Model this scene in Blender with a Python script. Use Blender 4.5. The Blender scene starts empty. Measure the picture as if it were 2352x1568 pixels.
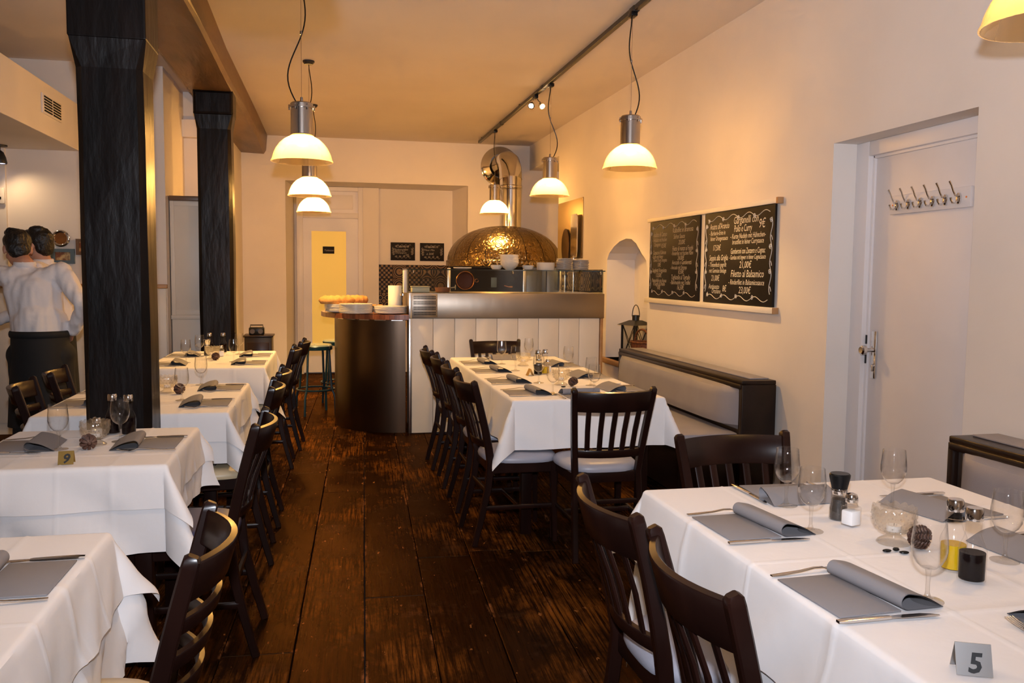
import bpy, bmesh, math, random
from mathutils import Vector, Matrix, noise
from mathutils.geometry import tessellate_polygon

random.seed(7)
PI = math.pi
scene = bpy.context.scene
COL = scene.collection

# ------------------------------------------------------------------ camera
FPX, YAW, PITCH, ROLL, EYE = 1980.0, 0.2111067, 0.0786136, 0.0100183, 1.45
fw = Vector((math.sin(YAW) * math.cos(PITCH), math.cos(YAW) * math.cos(PITCH), -math.sin(PITCH)))
r0 = Vector((math.cos(YAW), -math.sin(YAW), 0))
u0 = r0.cross(fw)
cr = math.cos(ROLL) * r0 + math.sin(ROLL) * u0
cu = -math.sin(ROLL) * r0 + math.cos(ROLL) * u0
cam_data = bpy.data.cameras.new('camera')
cam = bpy.data.objects.new('camera', cam_data)
COL.objects.link(cam)
cam.matrix_world = Matrix(((cr.x, cu.x, -fw.x, 0), (cr.y, cu.y, -fw.y, 0), (cr.z, cu.z, -fw.z, EYE), (0, 0, 0, 1)))
cam_data.sensor_width = 36
cam_data.lens = FPX / 2352 * 36
cam_data.clip_start = 0.05
scene.camera = cam

# ------------------------------------------------------------------ world, exposure, flash
world = bpy.data.worlds.new('world')
scene.world = world
world.use_nodes = True
world.node_tree.nodes['Background'].inputs[0].default_value = (1.0, 0.75, 0.55, 1)
world.node_tree.nodes['Background'].inputs[1].default_value = 0.02
vs = scene.view_settings
vs.view_transform = 'Standard'
vs.look = 'None'
vs.gamma = 1.0
vs.use_curve_mapping = False
vs.exposure = 0.04
BULB = 1060.0            # emission of the bulbs in the pendant lamps
BULB_COL = (1.0, 0.565, 0.175)
FLASH = 395.0           # flash unit on top of the photographer's camera
fl_d = bpy.data.lights.new('camera_flash', 'SPOT')
fl = bpy.data.objects.new('camera_flash', fl_d)
COL.objects.link(fl)
fl.location = (0.0, 0.0, EYE + 0.17)
fl.rotation_euler = (PI / 2 + math.radians(13), 0, -YAW)
fl_d.energy = FLASH
fl_d.color = (0.835, 0.878, 0.985)
fl_d.shadow_soft_size = 0.03
fl_d.spot_size = math.radians(130)
fl_d.spot_blend = 1.0
# the same flash head is tilted up a little, so part of its beam goes to the ceiling
fb_d = bpy.data.lights.new('camera_flash_bounce', 'SPOT')
fb = bpy.data.objects.new('camera_flash_bounce', fb_d)
COL.objects.link(fb)
fb.location = fl.location
fb.rotation_euler = (PI / 2 + math.radians(22), 0, -YAW + .05)
fb_d.energy = 270.0
fb_d.color = fl_d.color
fb_d.shadow_soft_size = 0.03
fb_d.spot_size = math.radians(80)
fb_d.spot_blend = 1.0
try:
    scene.cycles.use_denoising = True
    scene.cycles.max_bounces = 6
    scene.cycles.diffuse_bounces = 4
    scene.cycles.glossy_bounces = 3
    scene.cycles.transparent_max_bounces = 20
    scene.cycles.use_adaptive_sampling = True
    scene.cycles.adaptive_threshold = 0.08
    scene.cycles.adaptive_min_samples = 20
    scene.cycles.caustics_reflective = False
    scene.cycles.caustics_refractive = False
    scene.cycles.sample_clamp_indirect = 14
except Exception:
    pass

# ------------------------------------------------------------------ materials
MATS = {}
def nodes_of(m):
    m.use_nodes = True
    nt = m.node_tree
    b = nt.nodes.get('Principled BSDF')
    return nt, b

def mat(name, col, rough=0.5, metal=0.0, var=None, bump=None, coat=0.0, spec=0.5, sheen=0.0, stretch=None, emit=None, aniso=0.0):
    """var=(scale, second colour, low, high) ; bump=(scale, strength)"""
    m = bpy.data.materials.new(name)
    nt, b = nodes_of(m)
    b.inputs['Base Color'].default_value = (*col, 1)
    b.inputs['Roughness'].default_value = rough
    b.inputs['Metallic'].default_value = metal
    b.inputs['Specular IOR Level'].default_value = spec
    if coat:
        b.inputs['Coat Weight'].default_value = coat
        b.inputs['Coat Roughness'].default_value = 0.12
    if sheen:
        b.inputs['Sheen Weight'].default_value = sheen
    if aniso:
        b.inputs['Anisotropic'].default_value = aniso
    if emit:
        b.inputs['Emission Color'].default_value = (*emit[0], 1)
        b.inputs['Emission Strength'].default_value = emit[1]
    if var or bump:
        tc = nt.nodes.new('ShaderNodeTexCoord')
        mp = nt.nodes.new('ShaderNodeMapping')
        nt.links.new(tc.outputs['Object'], mp.inputs['Vector'])
        if stretch:
            mp.inputs['Scale'].default_value = stretch
    if var:
        n = nt.nodes.new('ShaderNodeTexNoise')
        n.inputs['Scale'].default_value = var[0]
        n.inputs['Detail'].default_value = 6
        nt.links.new(mp.outputs[0], n.inputs['Vector'])
        r = nt.nodes.new('ShaderNodeValToRGB')
        r.color_ramp.elements[0].position = var[2]
        r.color_ramp.elements[1].position = var[3]
        r.color_ramp.elements[0].color = (*col, 1)
        r.color_ramp.elements[1].color = (*var[1], 1)
        nt.links.new(n.outputs[0], r.inputs[0])
        nt.links.new(r.outputs[0], b.inputs['Base Color'])
    if bump:
        n2 = nt.nodes.new('ShaderNodeTexNoise')
        n2.inputs['Scale'].default_value = bump[0]
        n2.inputs['Detail'].default_value = 5
        nt.links.new(mp.outputs[0], n2.inputs['Vector'])
        bn = nt.nodes.new('ShaderNodeBump')
        bn.inputs['Strength'].default_value = bump[1]
        bn.inputs['Distance'].default_value = 0.01
        nt.links.new(n2.outputs[0], bn.inputs['Height'])
        nt.links.new(bn.outputs[0], b.inputs['Normal'])
    MATS[name] = m
    return m

def thin_glass(name, tint=(1, 1, 1), base=0.05, edge=0.75, power=3.0, rough=0.02, tr=0.0, trc=(1, 0.95, 0.85)):
    m = bpy.data.materials.new(name)
    m.use_nodes = True
    nt = m.node_tree
    for n in list(nt.nodes):
        nt.nodes.remove(n)
    out = nt.nodes.new('ShaderNodeOutputMaterial')
    mix = nt.nodes.new('ShaderNodeMixShader')
    t = nt.nodes.new('ShaderNodeBsdfTransparent')
    t.inputs[0].default_value = (*tint, 1)
    g = nt.nodes.new('ShaderNodeBsdfGlossy')
    g.inputs['Roughness'].default_value = rough
    lw = nt.nodes.new('ShaderNodeLayerWeight')
    lw.inputs['Blend'].default_value = 0.5
    p = nt.nodes.new('ShaderNodeMath'); p.operation = 'POWER'; p.inputs[1].default_value = power
    ma = nt.nodes.new('ShaderNodeMath'); ma.operation = 'MULTIPLY_ADD'; ma.inputs[1].default_value = edge; ma.inputs[2].default_value = base
    nt.links.new(lw.outputs['Facing'], p.inputs[0])
    nt.links.new(p.outputs[0], ma.inputs[0])
    nt.links.new(ma.outputs[0], mix.inputs[0])
    nt.links.new(t.outputs[0], mix.inputs[1])
    if tr:
        tl = nt.nodes.new('ShaderNodeBsdfTranslucent')
        tl.inputs[0].default_value = (*trc, 1)
        mx2 = nt.nodes.new('ShaderNodeMixShader'); mx2.inputs[0].default_value = tr
        nt.links.new(t.outputs[0], mx2.inputs[1]); nt.links.new(tl.outputs[0], mx2.inputs[2])
        nt.links.new(mx2.outputs[0], mix.inputs[1])
    nt.links.new(g.outputs[0], mix.inputs[2])
    nt.links.new(mix.outputs[0], out.inputs['Surface'])
    MATS[name] = m
    return m

mat('plaster', (0.80, 0.735, 0.68), 0.85, var=(1.2, (0.74, 0.68, 0.63), 0.42, 0.7), bump=(9, 0.10))
mat('ceiling_paint', (0.74, 0.66, 0.60), 0.85, var=(0.9, (0.68, 0.60, 0.54), 0.4, 0.7), bump=(5, 0.08))
mat('door_paint', (0.78, 0.74, 0.74), 0.42, var=(2, (0.75, 0.71, 0.71), 0.45, 0.6))
mat('white_wood', (0.80, 0.73, 0.63), 0.45, var=(3, (0.76, 0.69, 0.59), 0.4, 0.7))
mat('old_timber', (0.0035, 0.0024, 0.0022), 0.36, var=(5, (0.009, 0.005, 0.004), 0.4, 0.75), bump=(8, 0.50), stretch=(1.8, 1.8, 0.45), spec=0.16)
mat('beam_timber', (0.150, 0.078, 0.030), 0.42, var=(4, (0.050, 0.026, 0.012), 0.46, 0.72), bump=(10, 0.7), stretch=(1.4, 0.25, 1.4), spec=0.5)
mat('chair_wood', (0.0105, 0.0038, 0.0028), 0.30, var=(9, (0.019, 0.0065, 0.0045), 0.4, 0.7), stretch=(1, 1, 0.15), coat=0.08, spec=0.22)
mat('bench_wood', (0.012, 0.0055, 0.0036), 0.36, var=(9, (0.020, 0.009, 0.0055), 0.4, 0.7), stretch=(1, 0.12, 1), coat=0.08, spec=0.30)
mat('leather_grey', (0.30, 0.285, 0.31), 0.42, bump=(260, 0.06), var=(3, (0.27, 0.255, 0.28), 0.4, 0.6))
mat('leather_bluegrey', (0.36, 0.36, 0.42), 0.38, bump=(260, 0.06))
mat('leather_blue', (0.035, 0.045, 0.12), 0.38, bump=(260, 0.06))
mat('leather_cream', (0.62, 0.50, 0.32), 0.38, bump=(260, 0.05))
mat('linen', (0.80, 0.77, 0.765), 0.75, bump=(8, 0.30), sheen=0.1)
mat('napkin_paper', (0.235, 0.222, 0.232), 0.9, bump=(500, 0.06))
mat('steel', (0.62, 0.60, 0.58), 0.28, 1.0, bump=(3, 0.06), stretch=(1, 1, 14))
mat('brushed_steel', (0.33, 0.275, 0.22), 0.38, 1.0, bump=(2.6, 0.5), stretch=(1.0, 1, 0.30))
mat('dark_steel', (0.105, 0.070, 0.048), 0.33, 1.0, bump=(7, 0.12), stretch=(1, 1, 0.06))
mat('chrome', (0.78, 0.77, 0.76), 0.10, 1.0)
mat('cutlery_steel', (0.70, 0.68, 0.66), 0.16, 1.0)
mat('pendant_metal', (0.42, 0.37, 0.33), 0.26, 1.0)
mat('black_metal', (0.012, 0.012, 0.013), 0.4)
mat('black_plastic', (0.006, 0.006, 0.0065), 0.30, spec=0.22)
mat('slate', (0.011, 0.0085, 0.0075), 0.55, var=(4, (0.017, 0.013, 0.011), 0.4, 0.7), spec=0.15)
mat('chalk', (0.72, 0.68, 0.60), 0.95)
mat('chalk_dim', (0.42, 0.37, 0.31), 0.95)
mat('porcelain', (0.78, 0.73, 0.66), 0.18, coat=0.3)
mat('porcelain_grey', (0.42, 0.38, 0.35), 0.25, coat=0.3)
mat('butcher_block', (0.23, 0.062, 0.022), 0.35, var=(10, (0.33, 0.10, 0.035), 0.4, 0.65), stretch=(6, 1, 1), coat=0.2)
mat('butcher_block_dark', (0.15, 0.04, 0.016), 0.35, var=(10, (0.24, 0.07, 0.025), 0.4, 0.65), stretch=(6, 1, 1), coat=0.2)
mat('bread', (0.60, 0.30, 0.085), 0.8, var=(11, (0.40, 0.16, 0.035), 0.45, 0.7), bump=(30, 0.6))
mat('paper_towel', (0.84, 0.80, 0.74), 0.95, bump=(120, 0.15))
mat('stool_blue', (0.008, 0.034, 0.050), 0.25, coat=0.25)
mat('stool_seat', (0.30, 0.38, 0.36), 0.22, coat=0.5)
mat('frosted_pane', (0.72, 0.52, 0.14), 0.45, emit=((1.0, 0.58, 0.11), 0.34), spec=0.15)
mat('black_void', (0.004, 0.003, 0.004), 0.5, spec=0.12)
mat('blued_steel', (0.13, 0.15, 0.19), 0.38, 0.9, bump=(5, 0.2))
mat('wicker', (0.20, 0.06, 0.018), 0.6, var=(60, (0.09, 0.028, 0.010), 0.4, 0.6))
mat('pine_cone', (0.075, 0.030, 0.018), 0.6, var=(30, (0.20, 0.12, 0.085), 0.5, 0.75))
mat('oil', (0.60, 0.37, 0.010), 0.10, spec=0.3)
mat('vinegar', (0.006, 0.003, 0.003), 0.08, spec=0.06)
mat('salt', (0.85, 0.83, 0.82), 0.95)
mat('peppercorns', (0.030, 0.022, 0.017), 0.6, var=(220, (0.18, 0.14, 0.10), 0.60, 0.72))
mat('tent_steel', (0.50, 0.50, 0.50), 0.36, 1.0)
mat('tent_brass', (0.50, 0.33, 0.10), 0.34, 1.0)
mat('ink', (0.01, 0.01, 0.012), 0.5)
mat('wood_cap', (0.50, 0.27, 0.10), 0.45, var=(12, (0.40, 0.20, 0.07), 0.4, 0.6), stretch=(0.2, 1, 1))
mat('cupboard_brown', (0.16, 0.09, 0.05), 0.4)
mat('skin', (0.55, 0.27, 0.17), 0.5)
mat('hair', (0.008, 0.006, 0.005), 0.42, bump=(90, 0.5))
mat('shirt_white', (0.78, 0.74, 0.74), 0.8, bump=(14, 0.5))
mat('trouser_black', (0.006, 0.006, 0.007), 0.8)
mat('shoe_black', (0.006, 0.006, 0.006), 0.25)
mat('amber_mirror', (0.60, 0.28, 0.10), 0.15, 0.8)
mat('blue_frame', (0.10, 0.15, 0.19), 0.4)
mat('picture_print', (0.25, 0.08, 0.03), 0.5, var=(22, (0.75, 0.50, 0.22), 0.45, 0.6))
mat('device_white', (0.70, 0.66, 0.62), 0.4)
mat('red_glaze', (0.045, 0.003, 0.002), 0.25, spec=0.3)
mat('copper', (0.58, 0.28, 0.12), 0.22, 1.0)
mat('brass_sheet', (0.36, 0.27, 0.15), 0.5, 0.9)
mat('cream_container', (0.70, 0.60, 0.45), 0.4)
mat('screw_copper', (0.55, 0.22, 0.09), 0.4, 0.6)
mat('jute', (0.42, 0.23, 0.10), 0.7)
mat('terracotta', (0.30, 0.10, 0.04), 0.6)
thin_glass('glassware', (0.992, 0.992, 0.992), 0.03, 0.80, 3.0, 0.035)
thin_glass('thick_glass', (0.985, 0.985, 0.985), 0.07, 0.75, 2.4, 0.05)
thin_glass('pressed_glass', (0.98, 0.975, 0.965), 0.05, 0.50, 2.4, 0.08, tr=0.12)
thin_glass('foot_glass', (0.985, 0.985, 0.985), 0.06, 0.60, 2.6, 0.05, tr=0.10)
thin_glass('bottle_glass', (0.992, 0.992, 0.992), 0.03, 0.45, 4.5, 0.02)
thin_glass('case_glass', (0.93, 0.96, 0.94), 0.06, 0.8, 3.0, 0.02)
thin_glass('case_glass_edge', (0.10, 0.30, 0.24), 0.25, 0.6, 2.0, 0.05)
thin_glass('shade_glass', (1.0, 0.93, 0.80), 0.07, 0.50, 2.4, 0.10, tr=0.38, trc=(0.70, 0.60, 0.44))
thin_glass('lantern_pane', (0.95, 0.95, 0.93), 0.05, 0.7, 3.0, 0.02)

def emission_mat(name, col, strength):
    m = bpy.data.materials.new(name)
    m.use_nodes = True
    nt = m.node_tree
    for n in list(nt.nodes):
        nt.nodes.remove(n)
    o = nt.nodes.new('ShaderNodeOutputMaterial'); e = nt.nodes.new('ShaderNodeEmission')
    e.inputs[0].default_value = (*col, 1); e.inputs[1].default_value = strength
    nt.links.new(e.outputs[0], o.inputs['Surface'])
    MATS[name] = m
emission_mat('bulb_glow', BULB_COL, BULB)
emission_mat('bulb_glow_weak', BULB_COL, BULB * 0.37)      # the two lamps over the front tables
emission_mat('bulb_glow_strong', BULB_COL, BULB * 2.75)   # the stronger bulbs towards the kitchen
emission_mat('spot_glow', (1.0, 0.72, 0.42), 40.0)
emission_mat('spot_glow_cool', (0.85, 0.80, 1.0), 6.0)

def floor_material():
    m = bpy.data.materials.new('worn_plank')
    m.use_nodes = True
    nt = m.node_tree
    for n in list(nt.nodes):
        nt.nodes.remove(n)
    N = nt.nodes.new; L = nt.links.new
    def ramp(src, p0, c0, p1, c1):
        r = N('ShaderNodeValToRGB'); e = r.color_ramp.elements
        e[0].position = p0; e[0].color = (*c0, 1) if isinstance(c0, tuple) else (c0, c0, c0, 1)
        e[1].position = p1; e[1].color = (*c1, 1) if isinstance(c1, tuple) else (c1, c1, c1, 1)
        L(src, r.inputs[0]); return r.outputs[0]
    def noise_tex(vec, scale, detail, rough, sc):
        mp = N('ShaderNodeMapping'); mp.inputs['Scale'].default_value = sc; L(vec, mp.inputs[0])
        t = N('ShaderNodeTexNoise'); t.inputs['Scale'].default_value = scale; t.inputs['Detail'].default_value = detail; t.inputs['Roughness'].default_value = rough
        L(mp.outputs[0], t.inputs['Vector']); return t.outputs[0]
    def math_(op, x, y):
        n = N('ShaderNodeMath'); n.operation = op
        for i, v in enumerate((x, y)):
            if isinstance(v, (int, float)): n.inputs[i].default_value = v
            else: L(v, n.inputs[i])
        return n.outputs[0]
    def mix(fac, c1, c2):
        n = N('ShaderNodeMixRGB'); L(fac, n.inputs['Fac'])
        for k, v in (('Color1', c1), ('Color2', c2)):
            if isinstance(v, tuple): n.inputs[k].default_value = (*v, 1)
            else: L(v, n.inputs[k])
        return n.outputs[0]
    tc = N('ShaderNodeTexCoord'); oi = N('ShaderNodeObjectInfo')
    add = N('ShaderNodeVectorMath'); add.operation = 'ADD'
    L(tc.outputs['Object'], add.inputs[0]); L(oi.outputs['Location'], add.inputs[1])
    vec = add.outputs[0]
    grain = noise_tex(vec, 3.0, 9, 0.72, (26, 0.9, 1))
    wear = noise_tex(vec, 1.3, 8, 0.68, (1.3, 0.7, 1))
    blot = noise_tex(vec, 3.2, 7, 0.7, (1.2, 1.0, 1))
    fleck = noise_tex(vec, 20, 5, 0.6, (1.5, 0.55, 1))
    base = ramp(grain, 0.36, (0.0042, 0.0020, 0.0012), 0.72, (0.030, 0.0105, 0.0030))
    wm = math_('MULTIPLY', ramp(wear, 0.50, 0.0, 0.62, 1.0), ramp(grain, 0.44, 0.05, 0.60, 1.0))
    col = mix(wm, base, (0.190, 0.066, 0.0115))
    col = mix(math_('MULTIPLY', ramp(blot, 0.56, 0.0, 0.64, 0.55), ramp(grain, 0.40, 0.3, 0.6, 1.0)), col, (0.060, 0.030, 0.017))
    col = mix(ramp(fleck, 0.665, 0.0, 0.70, 0.9), col, (0.30, 0.125, 0.040))
    # scuffed paint and plaster along the long edges of the boards
    sep = N('ShaderNodeSeparateXYZ'); L(tc.outputs['Generated'], sep.inputs[0])
    edge = math_('MULTIPLY', math_('ABSOLUTE', math_('SUBTRACT', sep.outputs[0], 0.5), 0.0), 2.0)
    em = math_('MULTIPLY', ramp(edge, 0.90, 0.0, 0.99, 1.0), ramp(noise_tex(vec, 2.6, 8, 0.75, (2.2, 1.0, 1)), 0.54, 0.0, 0.62, 0.85))
    col = mix(em, col, (0.29, 0.115, 0.045))
    mr = N('ShaderNodeMapRange'); mr.inputs['To Min'].default_value = 0.62; mr.inputs['To Max'].default_value = 1.4
    L(oi.outputs['Random'], mr.inputs['Value'])
    vm = N('ShaderNodeVectorMath'); vm.operation = 'SCALE'; L(col, vm.inputs[0]); L(mr.outputs[0], vm.inputs['Scale'])
    bn = N('ShaderNodeBump'); bn.inputs['Strength'].default_value = 0.4; bn.inputs['Distance'].default_value = 0.003
    L(grain, bn.inputs['Height'])
    df = N('ShaderNodeBsdfDiffuse'); L(vm.outputs[0], df.inputs['Color']); L(bn.outputs[0], df.inputs['Normal'])
    gl = N('ShaderNodeBsdfGlossy'); gl.inputs['Roughness'].default_value = 0.26; gl.inputs['Color'].default_value = (0.80, 0.42, 0.20, 1); L(bn.outputs[0], gl.inputs['Normal'])
    lw = N('ShaderNodeLayerWeight'); lw.inputs['Blend'].default_value = 0.5
    fac = math_('ADD', math_('MULTIPLY', math_('POWER', lw.outputs['Facing'], 5.0), 0.28), 0.008)
    fac = math_('MULTIPLY', fac, ramp(wear, 0.40, 1.0, 0.62, 0.45))
    ms = N('ShaderNodeMixShader'); L(fac, ms.inputs[0]); L(df.outputs[0], ms.inputs[1]); L(gl.outputs[0], ms.inputs[2])
    out = N('ShaderNodeOutputMaterial'); L(ms.outputs[0], out.inputs['Surface'])
    MATS['worn_plank'] = m
floor_material()
mat('floor_dirt', (0.012, 0.009, 0.007), 0.9)

def hammered(name, col, scale, strength, rough):
    m = bpy.data.materials.new(name)
    nt, b = nodes_of(m)
    b.inputs['Base Color'].default_value = (*col, 1)
    b.inputs['Metallic'].default_value = 1
    b.inputs['Roughness'].default_value = rough
    tc = nt.nodes.new('ShaderNodeTexCoord')
    v = nt.nodes.new('ShaderNodeTexVoronoi'); v.inputs['Scale'].default_value = scale
    nt.links.new(tc.outputs['Object'], v.inputs['Vector'])
    w = nt.nodes.new('ShaderNodeMath'); w.operation = 'SINE'
    mu = nt.nodes.new('ShaderNodeMath'); mu.operation = 'MULTIPLY'; mu.inputs[1].default_value = 16
    nt.links.new(v.outputs['Distance'], mu.inputs[0]); nt.links.new(mu.outputs[0], w.inputs[0])
    bn = nt.nodes.new('ShaderNodeBump'); bn.inputs['Strength'].default_value = strength; bn.inputs['Distance'].default_value = 0.006
    nt.links.new(w.outputs[0], bn.inputs['Height']); nt.links.new(bn.outputs[0], b.inputs['Normal'])
    MATS[name] = m
hammered('hammered_bronze', (0.25, 0.172, 0.082), 13, 0.40, 0.26)

def tile_mat(name, kind, dark, light):
    m = bpy.data.materials.new(name)
    nt, b = nodes_of(m)
    N = nt.nodes.new; L = nt.links.new
    tc = N('ShaderNodeTexCoord')
    sx = N('ShaderNodeSeparateXYZ'); L(tc.outputs['Generated'], sx.inputs[0])
    def M(op, a, bb=None):
        n = N('ShaderNodeMath'); n.operation = op
        for i, v in enumerate((a, bb)):
            if v is None: continue
            if isinstance(v, (int, float)): n.inputs[i].default_value = v
            else: L(v, n.inputs[i])
        return n.outputs[0]
    u = M('SUBTRACT', sx.outputs[0], 0.5); v = M('SUBTRACT', sx.outputs[2], 0.5)
    if kind == 'right':
        u = M('SUBTRACT', sx.outputs[1], 0.5)
    au, av = M('ABSOLUTE', u), M('ABSOLUTE', v)
    if name.endswith('a'):
        val = M('SINE', M('MULTIPLY', M('ADD', M('MULTIPLY', au, au), M('MULTIPLY', av, av)), 60))
    elif name.endswith('b'):
        val = M('MULTIPLY', M('SINE', M('MULTIPLY', u, 18.8)), M('SINE', M('MULTIPLY', v, 18.8)))
    elif name.endswith('c'):
        val = M('SINE', M('MULTIPLY', M('ADD', M('SINE', M('MULTIPLY', u, 12.5)), M('SINE', M('MULTIPLY', v, 12.5))), 3.2))
    else:
        val = M('SINE', M('MULTIPLY', M('MULTIPLY', M('SUBTRACT', au, av), M('ADD', au, av)), 46))
    gt = M('GREATER_THAN', val, 0.05)
    mix = N('ShaderNodeMixRGB'); mix.inputs[1].default_value = (*dark, 1); mix.inputs[2].default_value = (*light, 1)
    L(gt, mix.inputs[0]); L(mix.outputs[0], b.inputs['Base Color'])
    b.inputs['Roughness'].default_value = 0.4
    b.inputs['Specular IOR Level'].default_value = 0.12
    MATS[name] = m
for k in 'abcd':
    tile_mat('tile_' + k, 'back', (0.014, 0.010, 0.008), (0.24, 0.145, 0.065))
    tile_mat('tileside_' + k, 'right', (0.016, 0.013, 0.011), (0.20, 0.145, 0.085))

# ------------------------------------------------------------------ mesh helpers
class MB:
    def __init__(self):
        self.v = []; self.f = []
    def add(self, verts, faces):
        o = len(self.v)
        self.v += [tuple(p) for p in verts]
        self.f += [tuple(i + o for i in f) for f in faces]
        return self
    def box(self, x0, x1, y0, y1, z0, z1, b=0.0, M=None):
        if b <= 0:
            vs_ = [(x0, y0, z0), (x1, y0, z0), (x1, y1, z0), (x0, y1, z0), (x0, y0, z1), (x1, y0, z1), (x1, y1, z1), (x0, y1, z1)]
            fs = [(0, 3, 2, 1), (4, 5, 6, 7), (0, 1, 5, 4), (1, 2, 6, 5), (2, 3, 7, 6), (3, 0, 4, 7)]
        else:
            b = min(b, (x1 - x0) / 2.01, (y1 - y0) / 2.01, (z1 - z0) / 2.01)
            bm = bmesh.new()
            bmesh.ops.create_cube(bm, size=1)
            for q in bm.verts:
                q.co = Vector(((x0 + x1) / 2 + q.co.x * (x1 - x0), (y0 + y1) / 2 + q.co.y * (y1 - y0), (z0 + z1) / 2 + q.co.z * (z1 - z0)))
            bmesh.ops.bevel(bm, geom=bm.edges[:], offset=b, segments=2, profile=0.5, affect='EDGES')
            bm.verts.index_update()
            vs_ = [q.co.copy() for q in bm.verts]; fs = [tuple(q.index for q in f.verts) for f in bm.faces]
            bm.free()
        if M is not None:
            vs_ = [M @ Vector(p) for p in vs_]
        return self.add(vs_, fs)
    def lathe(self, prof, seg=24, c=(0, 0, 0), rib=None, cap=True, a0=0.0, a1=2 * PI):
        """prof list of (r,z) from bottom to top (outside surface first)"""
        full = abs(a1 - a0 - 2 * PI) < 1e-6
        n = len(prof); vs_ = []; fs = []
        m = seg if full else seg + 1
        for i, (r, z) in enumerate(prof):
            for k in range(m):
                a = a0 + (a1 - a0) * k / seg
                rr = r if rib is None else rib(r, z, a, i)
                vs_.append((c[0] + rr * math.cos(a), c[1] + rr * math.sin(a), c[2] + z))
        for i in range(n - 1):
            for k in range(seg):
                k2 = (k + 1) % m
                fs.append((i * m + k, i * m + k2, (i + 1) * m + k2, (i + 1) * m + k))
        if cap and full:
            if prof[0][0] > 1e-5: fs.append(tuple(reversed(range(m))))
            if prof[-1][0] > 1e-5: fs.append(tuple((n - 1) * m + k for k in range(m)))
        return self.add(vs_, fs)
    def tube(self, pts, r, seg=8, cap=True, flat=None):
        """pts list of Vectors; r number or list; flat=(a,b) scales the two section axes"""
        P = [Vector(p) for p in pts]; n = len(P)
        vs_ = []; fs = []
        t = (P[1] - P[0]).normalized()
        up = Vector((0, 0, 1)) if abs(t.z) < 0.9 else Vector((1, 0, 0))
        s = t.cross(up).normalized()
        for i in range(n):
            if i == 0: t = P[1] - P[0]
            elif i == n - 1: t = P[-1] - P[-2]
            else: t = P[i + 1] - P[i - 1]
            t.normalize()
            s = (s - t * s.dot(t)).normalized()
            w = s.cross(t)
            rr = r[i] if isinstance(r, (list, tuple)) else r
            for k in range(seg):
                a = 2 * PI * k / seg
                fa, fb = flat if flat else (1, 1)
                vs_.append(P[i] + s * (math.cos(a) * rr * fa) + w * (math.sin(a) * rr * fb))
        for i in range(n - 1):
            for k in range(seg):
                k2 = (k + 1) % seg
                fs.append((i * seg + k, (i + 1) * seg + k, (i + 1) * seg + k2, i * seg + k2))
        if cap:
            fs.append(tuple(range(seg))); fs.append(tuple((n - 1) * seg + k for k in reversed(range(seg))))
        return self.add(vs_, fs)
    def sweep(self, pts, wids, ths, side=None):
        """rectangular section along pts: wids along 'side' vector list, ths along the normal"""
        P = [Vector(p) for p in pts]; n = len(P); vs_ = []; fs = []
        for i in range(n):
            t = (P[min(i + 1, n - 1)] - P[max(i - 1, 0)]).normalized()
            s = Vector(side[i] if isinstance(side, list) else side)
            s = (s - t * s.dot(t)).normalized()
            w = t.cross(s)
            a = (wids[i] if isinstance(wids, list) else wids) / 2
            b = (ths[i] if isinstance(ths, list) else ths) / 2
            for da, db in ((-1, -.7), (-.7, -1), (.7, -1), (1, -.7), (1, .7), (.7, 1), (-.7, 1), (-1, .7)):
                # rounded corners: keep the bevel small
                vx = da if abs(da) == 1 else math.copysign(1 - min(0.3, 0.004 / max(a, 1e-4)), da)
                vy = db if abs(db) == 1 else math.copysign(1 - min(0.3, 0.004 / max(b, 1e-4)), db)
                vs_.append(P[i] + s * (a * vx) + w * (b * vy))
        for i in range(n - 1):
            for k in range(8):
                k2 = (k + 1) % 8
                fs.append((i * 8 + k, i * 8 + k2, (i + 1) * 8 + k2, (i + 1) * 8 + k))
        fs.append(tuple(reversed(range(8)))); fs.append(tuple((n - 1) * 8 + k for k in range(8)))
        return self.add(vs_, fs)
    def prism(self, loops, d0, d1, basis):
        """extrude a 2D polygon (first loop outer, others holes) between d0 and d1; basis(u,v,d) -> point"""
        flat = [[Vector((u, v, 0)) for u, v in lp] for lp in loops]
        tris = tessellate_polygon(flat)
        pts = [p for lp in loops for p in lp]; n = len(pts)
        vs_ = [basis(u, v, d0) for u, v in pts] + [basis(u, v, d1) for u, v in pts]
        fs = [tuple(t) for t in tris] + [tuple(i + n for i in reversed(t)) for t in tris]
        o = 0
        for lp in loops:
            k = len(lp)
            for i in range(k):
                j = (i + 1) % k
                fs.append((o + i, o + j, o + j + n, o + i + n))
            o += k
        return self.add(vs_, fs)
    def mesh(self, name, m, smooth=True, fix=True):
        me = bpy.data.meshes.new(name)
        me.from_pydata([tuple(p) for p in self.v], [], self.f)
        if fix:
            bm = bmesh.new(); bm.from_mesh(me)
            bmesh.ops.recalc_face_normals(bm, faces=bm.faces[:])
            bm.to_mesh(me); bm.free()
        if smooth:
            me.polygons.foreach_set('use_smooth', [True] * len(me.polygons))
            try: me.set_sharp_from_angle(angle=math.radians(38))
            except Exception: pass
        if m: me.materials.append(MATS[m])
        me.update()
        return me
    def build(self, name, m, parent=None, smooth=True, loc=None, fix=True):
        return link(name, self.mesh(name, m, smooth, fix), parent, loc)

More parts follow.
